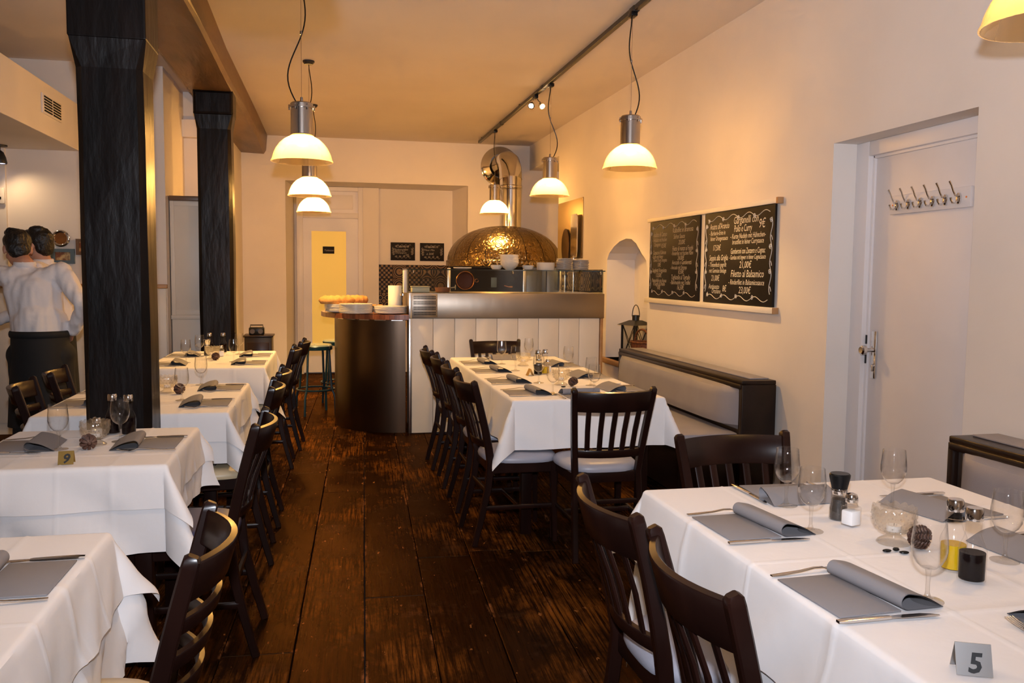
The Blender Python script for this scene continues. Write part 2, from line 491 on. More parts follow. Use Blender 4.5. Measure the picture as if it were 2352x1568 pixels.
def link(name, me, parent=None, loc=None):
    o = bpy.data.objects.new(name, me)
    COL.objects.link(o)
    if parent is not None: o.parent = parent
    if loc is not None: o.location = loc
    return o
def tag(o, label=None, cat=None, group=None, kind=None):
    if label: o['label'] = label
    if cat: o['category'] = cat
    if group: o['group'] = group
    if kind: o['kind'] = kind
    return o
def thing(name, label, cat, loc=(0, 0, 0), rz=0.0, group=None):
    o = bpy.data.objects.new(name, None); COL.objects.link(o)
    o.empty_display_size = 0.05
    o.location = loc; o.rotation_euler = (0, 0, rz)
    return tag(o, label, cat, group)
def copy_tree(root, loc=None, rz=None, label=None, group=None, parent=None, mats=None):
    c = root.copy(); COL.objects.link(c)
    if parent is not None: c.parent = parent
    if loc is not None: c.location = loc
    if rz is not None: c.rotation_euler = (0, 0, rz)
    if label: c['label'] = label
    if group: c['group'] = group
    for ch in list(root.children):
        copy_tree(ch, parent=c)
    return c
def children_named(o, base):
    return [c for c in o.children if c.name.split('.')[0] == base]
def structure(o): o['kind'] = 'structure'; return o

# ================================================================== THE ROOM
CEIL = 3.24
RW, BACK, NICHE = 2.80, 12.0, 12.6
LBACK, LEFT, FRONT = 8.25, -4.4, -1.6
XY = lambda z: (lambda u, v, d: (u, v, d))

fl_o = structure(MB().box(LEFT - .3, 3.9, FRONT - .3, 13.1, -0.12, -0.028).build('floor', 'floor_dirt'))
# planks: slightly skew to the walls, laid end to end
ang = math.radians(2.3)
ca, sa = math.cos(ang), math.sin(ang)
random.seed(21)
pw = 0.268
plank_cache = {}
for i in range(-17, 13):
    x_c = 0.335 + (i) * pw
    ys = [-1.4]
    y = {0: 0.9, 1: 4.30, 2: 4.36, 3: 4.30, -1: 2.4, -2: 3.3}.get(i, random.uniform(0.5, 4.5))
    while y < 13.0:
        ys.append(y); y += random.uniform(2.6, 4.2)
    ys.append(13.0)
    for a, b in zip(ys[:-1], ys[1:]):
        L_ = b - a
        me = MB().box(-pw / 2 + .0022, pw / 2 - .0022, 0.002, L_ - .002, -.03, 0.0, 0.003).mesh('plank', 'worn_plank', smooth=False)
        p = link('plank', me, fl_o)
        x_w = x_c + (a - 5.0) * math.tan(ang)
        if x_w < LEFT - .2 or x_w > 3.6: 
            pass
        p.location = (x_w, a, random.uniform(-.0025, .0))
        p.rotation_euler = (0, 0, -ang)

structure(MB().box(LEFT - .3, 3.9, FRONT - .3, 13.1, CEIL, CEIL + .15).build('ceiling', 'ceiling_paint'))

# right wall with the door recess and the arched niche
arch = [(8.46, .60), (8.46, 1.60), (8.40, 1.665), (8.25, 1.73), (8.08, 1.775), (7.90, 1.795), (7.75, 1.785), (7.62, 1.74), (7.48, 1.65), (7.36, 1.585), (7.32, 1.50), (7.30, 1.2), (7.28, .60)]
outer = [(FRONT, 0), (3.34, 0), (3.34, 2.20), (4.45, 2.20), (4.45, 0), (10.4, 0), (10.4, CEIL), (FRONT, CEIL)]
wr = structure(MB().prism([outer, arch], RW, RW + .42, lambda u, v, d: (d, u, v)).build('wall_right', 'plaster', smooth=False))
MB().box(RW + .30, RW + .46, 7.1, 8.6, .4, 2.0).build('niche_back', 'plaster', wr, smooth=False)
MB().box(RW - .055, RW + .30, 7.285, 8.52, .555, .60, .006).build('niche_sill', 'jute', wr)
# soffit and wall past the end of the right wall
structure(MB().box(RW, RW + .6, 10.4, BACK, 2.90, CEIL).build('trim_1', 'plaster', smooth=False))
structure(MB().box(3.45, 3.6, 10.3, BACK + .1, 0, CEIL).build('wall_alcove', 'plaster', smooth=False))
MB_w = MB().prism([[(LEFT, 0), (-.542, 0), (-.542, 2.66), (1.923, 2.66), (1.923, 0), (3.9, 0), (3.9, CEIL), (LEFT, CEIL)]], BACK, BACK + .08, lambda u, v, d: (u, d, v))
wb = structure(MB_w.build('wall_back', 'plaster', smooth=False))
# niche reveals and rear plane
nb = MB()
nb.add([(-.542, BACK + .08, 0), (-.45, NICHE, 0), (-.45, NICHE, 2.64), (-.542, BACK + .08, 2.66)], [(0, 1, 2, 3)])
nb.add([(1.923, BACK + .08, 0), (1.79, NICHE, 0), (1.79, NICHE, 2.64), (1.923, BACK + .08, 2.66)], [(3, 2, 1, 0)])
nb.add([(-.542, BACK + .08, 2.66), (-.45, NICHE, 2.64), (1.79, NICHE, 2.64), (1.923, BACK + .08, 2.66)], [(0, 1, 2, 3)])
nb.build('niche_reveal', 'plaster', wb, smooth=False, fix=False)
MB().box(-.7, 2.1, NICHE, NICHE + .1, 0, 2.8).build('niche_back', 'plaster', wb, smooth=False)
# chimney-breast pier between the toilet door and the board wall
MB().box(.50, .72, NICHE - .10, NICHE + .02, 0, 2.64).build('pier', 'plaster', wb, smooth=False)
# left side
wl = structure(MB().box(LEFT, -1.41, LBACK, LBACK + .12, 0, CEIL).build('wall_left_rear', 'plaster', smooth=False))
MB().box(-1.53, -1.41, LBACK + .12, 9.35, 0, CEIL).build('return', 'plaster', wl, smooth=False)
structure(MB().box(-1.8, -1.10, 9.35, BACK, 0, CEIL).build('wall_service', 'plaster', smooth=False))
structure(MB().box(-1.41, -1.10, 9.24, 9.35, 2.78, 2.95).build('trim_2', 'plaster', smooth=False))
structure(MB().box(LEFT - .15, LEFT, FRONT, LBACK, 0, CEIL).build('wall_left', 'plaster', smooth=False))
structure(MB().box(LEFT - .15, 3.9, FRONT - .15, FRONT, 0, CEIL).build('wall_front', 'plaster', smooth=False))
structure(MB().box(LEFT, -2.10, 1.0, LBACK, 2.475, 2.87, 0.004).build('trim_3', 'plaster', smooth=False))
# wainscot of the left rear wall: boards and a wooden cap
MB().box(LEFT, -2.695, LBACK - .03, LBACK, 1.322, 2.475).build('pier', 'plaster', wl, smooth=False)
wn = structure(MB().box(LEFT, -1.415, LBACK - .018, LBACK, 0, 1.285).build('trim_4', 'white_wood', smooth=False))
xb = -3.1
while xb < -1.45:
    w_ = min(.29, -1.415 - xb)
    MB().box(xb + .002, xb + w_ - .002, LBACK - .034, LBACK - .018, .10, 1.285, .003).build('board', 'white_wood', wn)
    xb += .29
MB().box(-3.1, -1.405, LBACK - .055, LBACK, 1.285, 1.322, .005).build('cap_rail', 'wood_cap', wn)

# beam
bm_ = MB()
pts = [(-.975, y, 3.12) for y in (-1.5, 1, 3, 4.5, 6, 7.5, 9, 10.5, 11.99)]
sec = []
vsb = []; fsb = []
random.seed(5)
for i, (x, y, z) in enumerate(pts):
    j = lambda: random.uniform(-.012, .012)
    vsb += [(-1.16 + j(), y, 3.005 + j()), (-.80 + j(), y, 3.005 + j()), (-.775 + j(), y, 3.04), (-.775 + j(), y, CEIL + .01), (-1.175 + j(), y, CEIL + .01), (-1.175 + j(), y, 3.03)]
for i in range(len(pts) - 1):
    for k in range(6):
        k2 = (k + 1) % 6
        fsb.append((i * 6 + k, i * 6 + k2, i * 6 + 6 + k2, i * 6 + 6 + k))
fsb += [tuple(range(6)), tuple((len(pts) - 1) * 6 + k for k in range(6))]
tag(bm_.add(vsb, fsb).build('ceiling_beam', 'beam_timber', smooth=False), 'long rough dark ceiling beam resting on the two timber posts', 'beam')

def post(name, label, x0, x1, y0, y1, zn, ch, seed):
    root = thing(name, label, 'post', ((x0 + x1) / 2, (y0 + y1) / 2, 0))
    hx, hy = (x1 - x0) / 2, (y1 - y0) / 2
    rnd = random.Random(seed)
    def ring(c, w, off):
        return [(-hx - w + c, -hy - w), (hx + w - c, -hy - w), (hx + w, -hy - w + c), (hx + w, hy + w - c), (hx + w - c, hy + w), (-hx - w + c, hy + w), (-hx - w, hy + w - c), (-hx - w, -hy - w + c)]
    m = MB(); zs = [0, .4, .8, 1.2, 1.6, 2.0, zn - .12]
    v_ = []; f_ = []
    levels = [(z, ch, 0) for z in zs] + [(zn, .006, .016)]
    for z, c, w in levels:
        for (px, py) in ring(c, w, 0):
            v_.append((px + rnd.uniform(-.004, .004), py + rnd.uniform(-.004, .004), z))
    for i in range(len(levels) - 1):
        for k in range(8):
            k2 = (k + 1) % 8
            f_.append((i * 8 + k, i * 8 + k2, i * 8 + 8 + k2, i * 8 + 8 + k))
    f_ += [tuple(reversed(range(8))), tuple((len(levels) - 1) * 8 + k for k in range(8))]
    m.add(v_, f_).build('shaft', 'old_timber', root, smooth=False)
    MB().box(-hx - .02, hx + .02, -hy - .02, hy + .02, zn, 3.01, .008).build('head', 'old_timber', root, smooth=False)
    return root
p1 = post('timber_post', 'thick dark timber post with chamfered edges rising behind table nine', -1.035, -.765, 4.0, 4.25, 2.42, .026, 1)
for zz, yy in ((2.0, -.131), (1.45, -.131)):
    pass
p2 = post('timber_post', 'thinner dark timber post farther back, beside the white cupboard', -1.105, -.815, 8.0, 8.24, 2.80, .03, 2)
MB().box(-.16, .16, -.16, .16, 2.80, 3.0, .02).build('corbel', 'old_timber', p2, smooth=False)

# ------------------------------------------------------------------ right hand door
d1 = structure(MB().box(2.985, 3.02, 3.44, 4.335, .008, 2.12, .004).build('door_1', 'door_paint'))
MB().box(2.945, 3.03, 4.335, 4.45, 0, 2.20, .004).build('jamb', 'door_paint', d1)
MB().box(2.945, 3.03, 3.34, 3.44, 0, 2.20, .004).build('jamb', 'door_paint', d1)
MB().box(2.945, 3.03, 3.44, 4.335, 2.12, 2.20, .004).build('lintel', 'door_paint', d1)
MB().box(2.972, 2.99, 4.315, 4.345, 0, 2.14, .004).build('stop_strip', 'door_paint', d1)
MB().box(2.972, 2.99, 3.44, 4.33, 2.105, 2.135, .004).build('stop_strip', 'door_paint', d1)
MB().box(3.03, 3.2, 3.3, 4.5, 0, 2.25).build('backing', 'door_paint', d1, smooth=False)
hp = MB().box(2.976, 2.986, 4.245, 4.285, .885, 1.15, .003).build('handle_plate', 'chrome', d1)
kb = MB()
kb.tube([(2.976, 4.268, 1.045), (2.955, 4.268, 1.045), (2.935, 4.268, 1.045), (2.925, 4.268, 1.045), (2.905, 4.268, 1.045), (2.898, 4.268, 1.045)], [.013, .010, .012, .026, .027, .018], 16)
kb.build('knob', 'chrome', hp)
kc = MB(); kc.tube([(2.98, 4.262, .955), (2.968, 4.262, .955)], [.012, .012], 12); kc.box(2.966, 2.976, 4.256, 4.268, .925, .96, .002); kc.build('key_cylinder', 'steel', hp)
MB().box(2.968, 2.9725, 4.318, 4.33, 1.075, 1.125).build('strike_plate', 'black_metal', d1)
MB().box(2.968, 2.9725, 4.318, 4.33, .965, 1.015).build('strike_plate', 'black_metal', d1)

# coat rack on the door
rk = thing('coat_rack', 'white coat rack board with six chrome double hooks on the right door', 'coat rack', (2.985, 3.86, 1.83))
MB().box(-.02, 0, -.30, .30, -.045, .055, .004).build('rack_board', 'door_paint', rk)
for i in range(6):
    yh = .235 - i * .092
    h = MB()
    h.tube([(-.02, yh, 0), (-.028, yh, 0), (-.034, yh, 0)], [.017, .016, .006], 14, flat=(1, 1.7))
    h.tube([(-.03, yh, .012), (-.042, yh, .014), (-.055, yh, .035), (-.066, yh, .062), (-.078, yh, .082)], [.005, .0045, .004, .004, .005], 8)
    h.tube([(-.03, yh, -.012), (-.042, yh, -.022), (-.058, yh, -.020), (-.066, yh, -.008), (-.068, yh, .004)], [.005, .0045, .004, .004, .005], 8)
    h.build('hook', 'chrome', rk)
for ys_ in (.275, -.272):
    s = MB(); s.tube([(-.0215, ys_, .004), (-.018, ys_, .004)], .005, 10); s.build('screw', 'screw_copper', rk)

# ------------------------------------------------------------------ toilet door in the rear niche
d2 = structure(MB().prism([[(-.33, .02), (.43, .02), (.43, 2.20), (-.33, 2.20)], [(-.215, .42), (-.215, 2.02), (.262, 2.02), (.262, .42)]], NICHE - .07, NICHE - .03, lambda u, v, d: (u, d, v)).build('door_2', 'door_paint', smooth=False))
MB().box(-.215, .262, NICHE - .058, NICHE - .045, .42, 2.02).build('glass_pane', 'frosted_pane', d2, smooth=False)
for a in (((-.42, .0), (-.33, 2.64)), ((.43, .0), (.50, 2.64)), ((-.33, 2.20), (.43, 2.28)), ((-.33, 2.58), (.43, 2.64))):
    MB().box(a[0][0], a[1][0], NICHE - .10, NICHE - .01, a[0][1], a[1][1], .006).build('frame', 'door_paint', d2)
MB().box(-.33, .43, NICHE - .055, NICHE - .02, 2.28, 2.58).build('transom_panel', 'door_paint', d2)
MB().box(-.26, .36, NICHE - .07, NICHE - .05, 2.33, 2.53, .006).build('transom_moulding', 'door_paint', d2)

# ------------------------------------------------------------------ text helper
def text_mesh(entries, basis, m, name, parent):
    """entries: (string, u, v, size[, stretch]) in board coordinates; basis Matrix (4x4)"""
    bmx = bmesh.new()
    dg = bpy.context.evaluated_depsgraph_get
    for e in entries:
        s, u, v, size = e[:4]; sx = e[4] if len(e) > 4 else 1.0
        cu_ = bpy.data.curves.new('t', 'FONT')
        cu_.body = s; cu_.size = size; cu_.shear = 0.18; cu_.resolution_u = 2
        cu_.offset = .0014 if len(s) == 1 else 0.0
        cu_.align_x = e[5] if len(e) > 5 else 'LEFT'
        ob = bpy.data.objects.new('t', cu_); COL.objects.link(ob)
        bpy.context.view_layer.update()
        me = ob.evaluated_get(dg()).to_mesh()
        tmp = bmesh.new(); tmp.from_mesh(me)
        if sx < 0 and tmp.verts:      # negative: fit to this width
            xs = [q.co.x for q in tmp.verts]; sx = -sx / (max(xs) - min(xs))
        T = basis @ Matrix.Translation((u, v, 0)) @ Matrix.Diagonal((sx, 1, 1, 1))
        bmesh.ops.transform(tmp, matrix=T, verts=tmp.verts[:])
        t2 = bpy.data.meshes.new('tt'); tmp.to_mesh(t2); tmp.free()
        bmx.from_mesh(t2); bpy.data.meshes.remove(t2)
        ob.to_mesh_clear(); bpy.data.objects.remove(ob); bpy.data.curves.remove(cu_)
    me = bpy.data.meshes.new(name); bmx.to_mesh(me); bmx.free()
    me.materials.append(MATS[m])
    o = link(name, me, parent); o['kind'] = 'stuff'
    return o

def vine(m, pts, r, nleaf=6):
    m.tube(pts, r, 4)
def spiral(cx, cy, r, turns, n, a0=0, sgn=1):
    return [(cx + r * (1 - .8 * k / n) * math.cos(a0 + sgn * turns * 2 * PI * k / n), cy + r * (1 - .8 * k / n) * math.sin(a0 + sgn * turns * 2 * PI * k / n)) for k in range(n + 1)]
def board_border(w, h, basis, parent, m='chalk', r=.0028, seed=0):
    rnd = random.Random(seed)
    mb = MB()
    T = lambda p: basis @ Vector((p[0], p[1], 0.0008))
    def line(pp): mb.tube([T(p) for p in pp], r, 4)
    for yb, s in ((.045, 1), (h - .045, -1)):
        for k in range(4):
            x0 = .06 + k * (w - .12) / 4; x1 = x0 + (w - .12) / 4
            line([(x0 + (x1 - x0) * t / 10, yb + .016 * math.sin(2 * PI * t / 10) * s) for t in range(11)])
            line(spiral(x0 + .02, yb + .012 * s, .017, 1.5, 12, rnd.uniform(0, 6)))
    for xb_, s in ((.035, 1), (w - .035, -1)):
        for k in range(3):
            y0 = .08 + k * (h - .16) / 3; y1 = y0 + (h - .16) / 3
            line([(xb_ + .012 * math.sin(2 * PI * t / 10) * s, y0 + (y1 - y0) * t / 10) for t in range(11)])
            line(spiral(xb_ + .008 * s, y1 - .02, .018, 1.6, 12, rnd.uniform(0, 6), s))
            line([(xb_, y0 + .05), (xb_ - .012 * s, y0 + .03), (xb_ - .014 * s, y0 + .02)])
    o = mb.build('chalk_border', m, parent, smooth=False); o['kind'] = 'stuff'
    return o

# two large chalk boards in their rails on the right wall
Bas = lambda x, y, z: Matrix(((0, 0, -1, x), (-1, 0, 0, y), (0, 1, 0, z), (0, 0, 0, 1)))
rail = thing('board_rail', 'white wooden rails holding the two menu blackboards on the right wall', 'rail', (RW, 6.12, 1.22))
MB().box(-.045, 0, -1.12, 1.14, -.01, .030, .003).build('lower_rail', 'white_wood', rail)
MB().box(-.045, 0, -1.122, -1.12, -.01, .030).build('lower_rail_end', 'jute', rail, smooth=False)
MB().box(-.032, 0, -1.12, 1.14, .690, .722, .003).build('upper_rail', 'white_wood', rail)
MB().box(-.040, 0, -1.14, -1.115, .686, .726, .002).build('end_block', 'jute', rail)
MB().box(-.010, 0, .0, .055, .030, .690).build('divider', 'white_wood', rail)
def menu_board(label, y_left, y_right, entries, seed, m='chalk'):
    w = y_left - y_right; h = .655
    b = thing('menu_board', label, 'blackboard', (RW, (y_left + y_right) / 2, 1.252), 0, 'menu blackboards on the right wall')
    MB().box(-.026, -.010, -w / 2, w / 2, 0, h, .002).build('slate_panel', 'slate', b)
    basis = Bas(-.0264, w / 2, 0)
    board_border(w, h, basis, b, m, .0026, seed)
    text_mesh([(s, u * w, (1 - v) * h, sz, sx * w) for s, u, v, sz, sx in entries], basis, m, 'chalk_lettering', b)
    return b
R_ENT = [("Anatra all'Arancio", .09, .185, .060, -.30), ('- Barbarie-Ente in', .08, .25, .046, -.25), ('feiner Orangensauce', .10, .31, .046, -.27), ('17,50€', .14, .42, .058, -.12),
         ('Seppia alla Griglia', .09, .53, .058, -.29), ('- Tintenfisch gegrillt', .08, .60, .046, -.28), ('mit Gemüse Beilage', .09, .665, .046, -.27), ('21,00€', .13, .755, .060, -.13),
         ('Antipasto', .09, .845, .052, -.17), ('Ortolano', .14, .895, .050, -.14), ('8€', .31, .87, .064, -.06),
         ('Garganelli con', .45, .15, .072, -.34), ('Pollo e Curry', .46, .235, .068, -.25), ('9€', .80, .215, .085, -.08),
         ('- Kurze Nudeln mit Hähnchen-', .41, .305, .050, -.48), ('brustfilet in feiner Currysauce', .44, .365, .050, -.43), ('Gamberoni con Zenzero e Cognac', .42, .465, .056, -.47), ('- Gambas mit Ingwer in feiner Cognacsauce', .40, .525, .046, -.50),
         ('21,00€', .55, .615, .066, -.17), ('Filetto al Balsamico', .43, .71, .070, -.45), ('- Rinderfilet in Balsamicosauce', .40, .79, .052, -.49), ('23,00€', .55, .88, .066, -.17)]
L_ENT = [('Insalata di Campo', .08, .20, .056, -.29), ('- Feldsalat mit frischen', .06, .265, .046, -.31), ('Champignons', .10, .325, .048, -.14), ('8,50€', .26, .345, .050, -.10),
         ('Carpaccio di Salmone', .08, .43, .050, -.28), ('- Lachs mit feiner', .06, .48, .044, -.24), ('Oliven Öl und Orangette', .09, .525, .042, -.29), ('10€', .18, .59, .052, -.07),
         ('Spaghetti Vongolette', .07, .66, .050, -.31), ('13,50€', .15, .725, .052, -.12), ('Pappardelle con Ananas', .07, .79, .046, -.31), ('e Sughi di Vitello', .10, .835, .046, -.25), ('10€', .18, .885, .052, -.07),
         ('Kalbsfilet in Bramosa', .49, .17, .058, -.39), ('Safran Sauce', .51, .245, .052, -.22), ('20,00€', .61, .32, .054, -.13), ('Filetto di manzo ai Funghi', .49, .395, .054, -.40), ('- Rinderfilet mit frischen Pilzen', .47, .45, .046, -.42),
         ('24,00€', .60, .51, .052, -.13), ('Avocado e Gamberetti', .49, .565, .052, -.38), ('- Avocado mit Shrimps', .46, .625, .046, -.32), ('8,50€', .62, .68, .052, -.11), ('Tagliatelle al Tartufo', .48, .75, .056, -.36), ('- Bandnudeln mit Trüffel', .46, .81, .048, -.39), ('16,50€', .60, .875, .058, -.13)]
menu_board('larger legible menu blackboard in chalk, nearer the right door', 6.075, 5.035, R_ENT, 3)
menu_board('menu blackboard next to the arched niche, with dimmer chalk writing', 7.20, 6.165, L_ENT, 4, 'chalk_dim')

# small boards above the tiles
BasB = lambda x, y, z: Matrix(((1, 0, 0, x), (0, 0, -1, y), (0, 1, 0, z), (0, 0, 0, 1)))
def small_board(label, x0, x1, z0, z1, entries, cat='blackboard', y=NICHE, border=True):
    b = thing('small_blackboard', label, cat, ((x0 + x1) / 2, y, z0))
    w, h = x1 - x0, z1 - z0
    MB().box(-w / 2, w / 2, -.016, -.002, 0, h, .002).build('slate_panel', 'slate', b)
    bs = BasB(-w / 2, -.0164, 0)
    if border:
        board_border(w, h, bs @ Matrix.Diagonal((.999, .999, 1, 1)), b, 'chalk_dim', .0016, 9)
    text_mesh([(s, u * w, (1 - v) * h, sz, sx) for s, u, v, sz, sx in entries], bs, 'chalk_dim', 'chalk_lettering', b)
    return b
small_board('small blackboard reading Calamaro above the patterned tiles', .895, 1.245, 1.625, 1.882, [('Calamaro', .22, .28, .042, 1.1), ('Rotbarschfilet', .16, .44, .034, 1.0), ('Butter, Senf', .18, .52, .03, 1.0), ('Champignon', .18, .62, .032, 1.0), ('10€', .58, .74, .034, 1.0)])
small_board('small blackboard reading Vanillin beside the bronze oven dome', 1.318, 1.668, 1.62, 1.88, [('Vanillin', .24, .27, .044, 1.1), ('Meer Mix', .16, .44, .036, 1.1), ('à 20€', .26, .66, .042, 1.1)])
small_board('tiny black sign lettered Toiletten on the yellow glass door', -.062, .098, 1.705, 1.805, [('Toiletten', .12, .66, .036, 1.0)], 'sign', NICHE - .058, False)

# ------------------------------------------------------------------ patterned tile backsplashes
random.seed(3)
bs_ = thing('tile_backsplash', 'patterned black and cream tile backsplash on the rear niche wall', 'backsplash', (.72, NICHE, .75))
MB().box(0, 1.2, -.006, 0, 0, .81).build('grout_bed', 'floor_dirt', bs_, smooth=False)
tm = {k: MB().box(-.0975, .0975, -.008, 0, -.0975, .0975, .0025).mesh('tile', 'tile_' + k, smooth=False) for k in 'abcd'}
for i in range(6):
    for j in range(4):
        link('tile', tm[random.choice('abcd')], bs_, (.10 + i * .2, -.006, .81 - .10 - j * .2))
bs2 = thing('tile_backsplash', 'tiled splash strip on the right wall behind the counter glass', 'backsplash', (RW, 8.60, 1.02))
MB().box(-.006, 0, 0, 1.6, 0, .48).build('grout_bed', 'floor_dirt', bs2, smooth=False)
tm2 = {k: MB().box(-.008, 0, -.0975, .0975, -.115, .115, .0025).mesh('tile', 'tileside_' + k, smooth=False) for k in 'abcd'}
for i in range(8):
    for j in range(2):
        link('tile', tm2[random.choice('abcd')], bs2, (-.006, .10 + i * .2, .12 + j * .24))

# ------------------------------------------------------------------ pendant lamps
LAMPN = [0]
def shade_rib(r, z, a, i):
    return r + (.0022 if (int(round(a / (2 * PI) * 96)) % 2) else 0)
def make_lamp():
    root = thing('pendant_lamp', '', 'lamp')
    prof = [(.183, 0), (.182, .006), (.176, .016), (.168, .045), (.152, .080), (.130, .110), (.102, .135), (.074, .150), (.064, .156)]
    inner = [(r - .004, z) for r, z in reversed(prof)]
    m = MB(); m.lathe(prof + inner + [prof[0]], 96, rib=shade_rib, cap=False)
    m.build('shade', 'shade_glass', root)
    m = MB(); m.lathe([(.066, .154), (.070, .160), (.066, .164), (.065, .325), (.067, .327), (.067, .345), (.060, .352), (.0, .352)], 32); 
    m.lathe([(.065, .318), (.078, .318), (.078, .330), (.065, .330)], 32, cap=False)
    h = m.build('housing', 'pendant_metal', root)
    for k in range(6):
        a = k * PI / 3
        b = MB(); b.tube([(.074 * math.cos(a), .074 * math.sin(a), .306), (.074 * math.cos(a), .074 * math.sin(a), .338)], .005, 8); b.build('bolt', 'pendant_metal', h)
    b = MB(); b.tube([(0, 0, .352), (0, 0, .385)], [.010, .008], 10); b.build('cable_gland', 'pendant_metal', h)
    b = MB(); b.lathe([(0, .092), (.022, .096), (.034, .108), (.036, .122), (.030, .140), (.019, .152), (.018, .162)], 16); b.build('bulb', 'bulb_glow', root)
    return root
lamp0 = make_lamp()
def hang(root, length, seed, loop):
    """steel wire straight up and a slack black cord beside it"""
    rnd = random.Random(seed)
    w = MB(); w.tube([(0, 0, .38), (0, 0, length)], .0015, 6); w.build('wire', 'pendant_metal', root)
    pts = []
    n = 24
    amp = loop
    for k in range(n + 1):
        t = k / n
        z = .352 + (length - .352) * t
        sx = amp * math.sin(t * PI * 2.0) * (1 - t) + .03 * (1 - t) ** 4 * (1 if loop > 0 else -1)
        pts.append((sx, .008 + .01 * math.sin(t * 7), z))
    c = MB(); c.tube(pts, .0042, 6); c.build('cord', 'black_plastic', root)
    k = MB(); k.tube([(0, .004, .352 + (length - .352) * .52), (0, .004, .352 + (length - .352) * .545)], .007, 8); k.build('cord_clip', 'pendant_metal', root)
lamps = [
    ((2.0, 5.60, 2.162), 'glass pendant lamp nearest on the ceiling track, before the blackboards', .07, 'R'),
    ((2.02, 7.83, 2.170), 'glass pendant lamp in the middle of the ceiling track', .08, 'R'),
    ((2.015, 10.50, 2.182), 'smallest glass pendant lamp in front of the steel flue pipe', .05, 'R'),
    ((2.0, 2.12, 2.162), 'glass pendant lamp cut off at the top right corner', .06, 'R'),
    ((-.145, 5.45, 2.112), 'largest glass pendant lamp, foremost of the hanging row by the beam', -.09, 'L'),
    ((-.145, 7.72, 2.100), 'second glass pendant lamp of the row by the beam', -.09, 'L'),
    ((-.140, 9.70, 2.092), 'lowest and rearmost glass pendant lamp before the yellow glass door', -.09, 'L'),
    ((-.145, 2.18, 2.162), 'glass pendant lamp overhead that shades the ceiling by the beam', -.09, 'L'),
]
for i, (loc, lab, lp, side) in enumerate(lamps):
    L_ = lamp0 if i == 0 else copy_tree(lamp0)
    L_.location = loc; L_.rotation_euler = (0, 0, i * .7)
    L_['label'] = lab; L_['group'] = 'pendant lamps'
    bb = children_named(L_, 'bulb')[0]
    kk = 'bulb_glow_weak' if loc[1] < 3 else ('bulb_glow_strong' if (loc[1] > 7 and i != 1) else None)
    if kk:
        bb.data = bb.data.copy(); bb.data.materials[0] = MATS[kk]
for i, (loc, lab, lp, side) in enumerate(lamps):
    L_ = [o for o in bpy.data.objects if o.get('label') == lab][0]
    L_.rotation_euler = (0, 0, 0)
    top = (3.190 if side == 'R' else CEIL) - loc[2]
    hang(L_, top, i, lp)
    if side == 'L':
        c = MB(); c.lathe([(.035, top - .03), (.05, top - .012), (.05, top), (0, top)], 16); c.build('ceiling_rose', 'black_metal', L_)
    else:
        c = MB(); c.box(-.022, .022, -.04, .04, top - .03, top, .004); c.build('track_adapter', 'black_plastic', L_)

trk = thing('ceiling_track', 'thin black lighting track running along the ceiling above the right tables', 'track', (2.01, 6.5, 3.19))
MB().box(-.018, .018, -7.9, 5.1, 0, .034, .003).build('rail', 'black_metal', trk)
for yj in (-.9, 1.6, 3.6):
    MB().box(-.021, .021, yj - .05, yj + .05, -.003, .036, .003).build('joint', 'black_metal', trk)
for yj in (-2, 2.6, 4.9):
    MB().box(-.01, .01, yj - .02, yj + .02, .03, .05).build('bracket', 'black_metal', trk)

sp = thing('track_spotlight', 'small twin halogen spotlight clipped on the ceiling track', 'spotlight', (2.0, 8.35, 3.19))
MB().box(-.018, .018, -.04, .04, -.035, 0, .003).build('adapter', 'black_plastic', sp)
for k, dx in enumerate((-.045, .05)):
    h = MB(); h.tube([(dx * .3, 0, -.03), (dx * .6, -.01, -.06), (dx, -.02, -.075)], .006, 8)
    d = Vector((-.35 if dx < 0 else .20, -.75, -.55)).normalized()
    c = Vector((dx, -.03, -.10))
    h.tube([c - d * .035, c - d * .01, c + d * .03], [.012, .026, .034], 14)
    ho = h.build('head', 'chrome', sp)
    g = MB(); g.tube([c + d * .0295, c + d * .032], [.024, .024], 14); g.build('lens', 'spot_glow', ho)

sp2 = thing('ceiling_spotlight', 'small black spotlight under the left bulkhead beside the waiters', 'spotlight', (-2.665, 8.02, 2.475))
m = MB(); m.lathe([(.06, -.012), (.06, 0), (0, 0)], 16); m.tube([(0, 0, -.01), (0, 0, -.05)], .008, 8); m.build('mount', 'black_metal', sp2)
m = MB(); m.lathe([(.052, -.155), (.055, -.145), (.046, -.10), (.03, -.06), (.012, -.045), (0, -.045)], 18, cap=False); m.build('hood', 'black_metal', sp2)
m = MB(); m.lathe([(0, -.150), (.042, -.150), (.042, -.146), (0, -.146)], 16); m.build('lens', 'spot_glow_cool', sp2)
def beam(name, parent, loc, target, watts, col, size, blend=.6, soft=.03):
    d_ = bpy.data.lights.new(name, 'SPOT'); o_ = bpy.data.objects.new(name, d_); COL.objects.link(o_)
    o_.parent = parent; o_.location = loc
    o_.rotation_euler = (Vector(target) - Vector(loc)).to_track_quat('-Z', 'Y').to_euler()
    d_.energy = watts; d_.color = col; d_.spot_size = math.radians(size); d_.spot_blend = blend; d_.shadow_soft_size = soft
    return o_
# the halogen spot under the bulkhead washes the wall behind the waiters
beam('spotlight_beam', sp2, (0, 0, -.165), (.30, .22, -.80), 8, (1.0, 0.66, 0.32), 120, .9)

vt = thing('air_vent', 'white slatted air vent set in the left bulkhead', 'vent', (-2.10, 7.45, 2.70))
MB().box(.0, .012, -.24, .24, -.075, .075, .003).build('frame', 'plaster', vt)
for j in (-.11, .11):
    for k in range(6):
        MB().box(.010, .016, j - .095, j + .095, -.058 + k * .021, -.046 + k * .021).build('slat', 'black_void', vt, smooth=False)

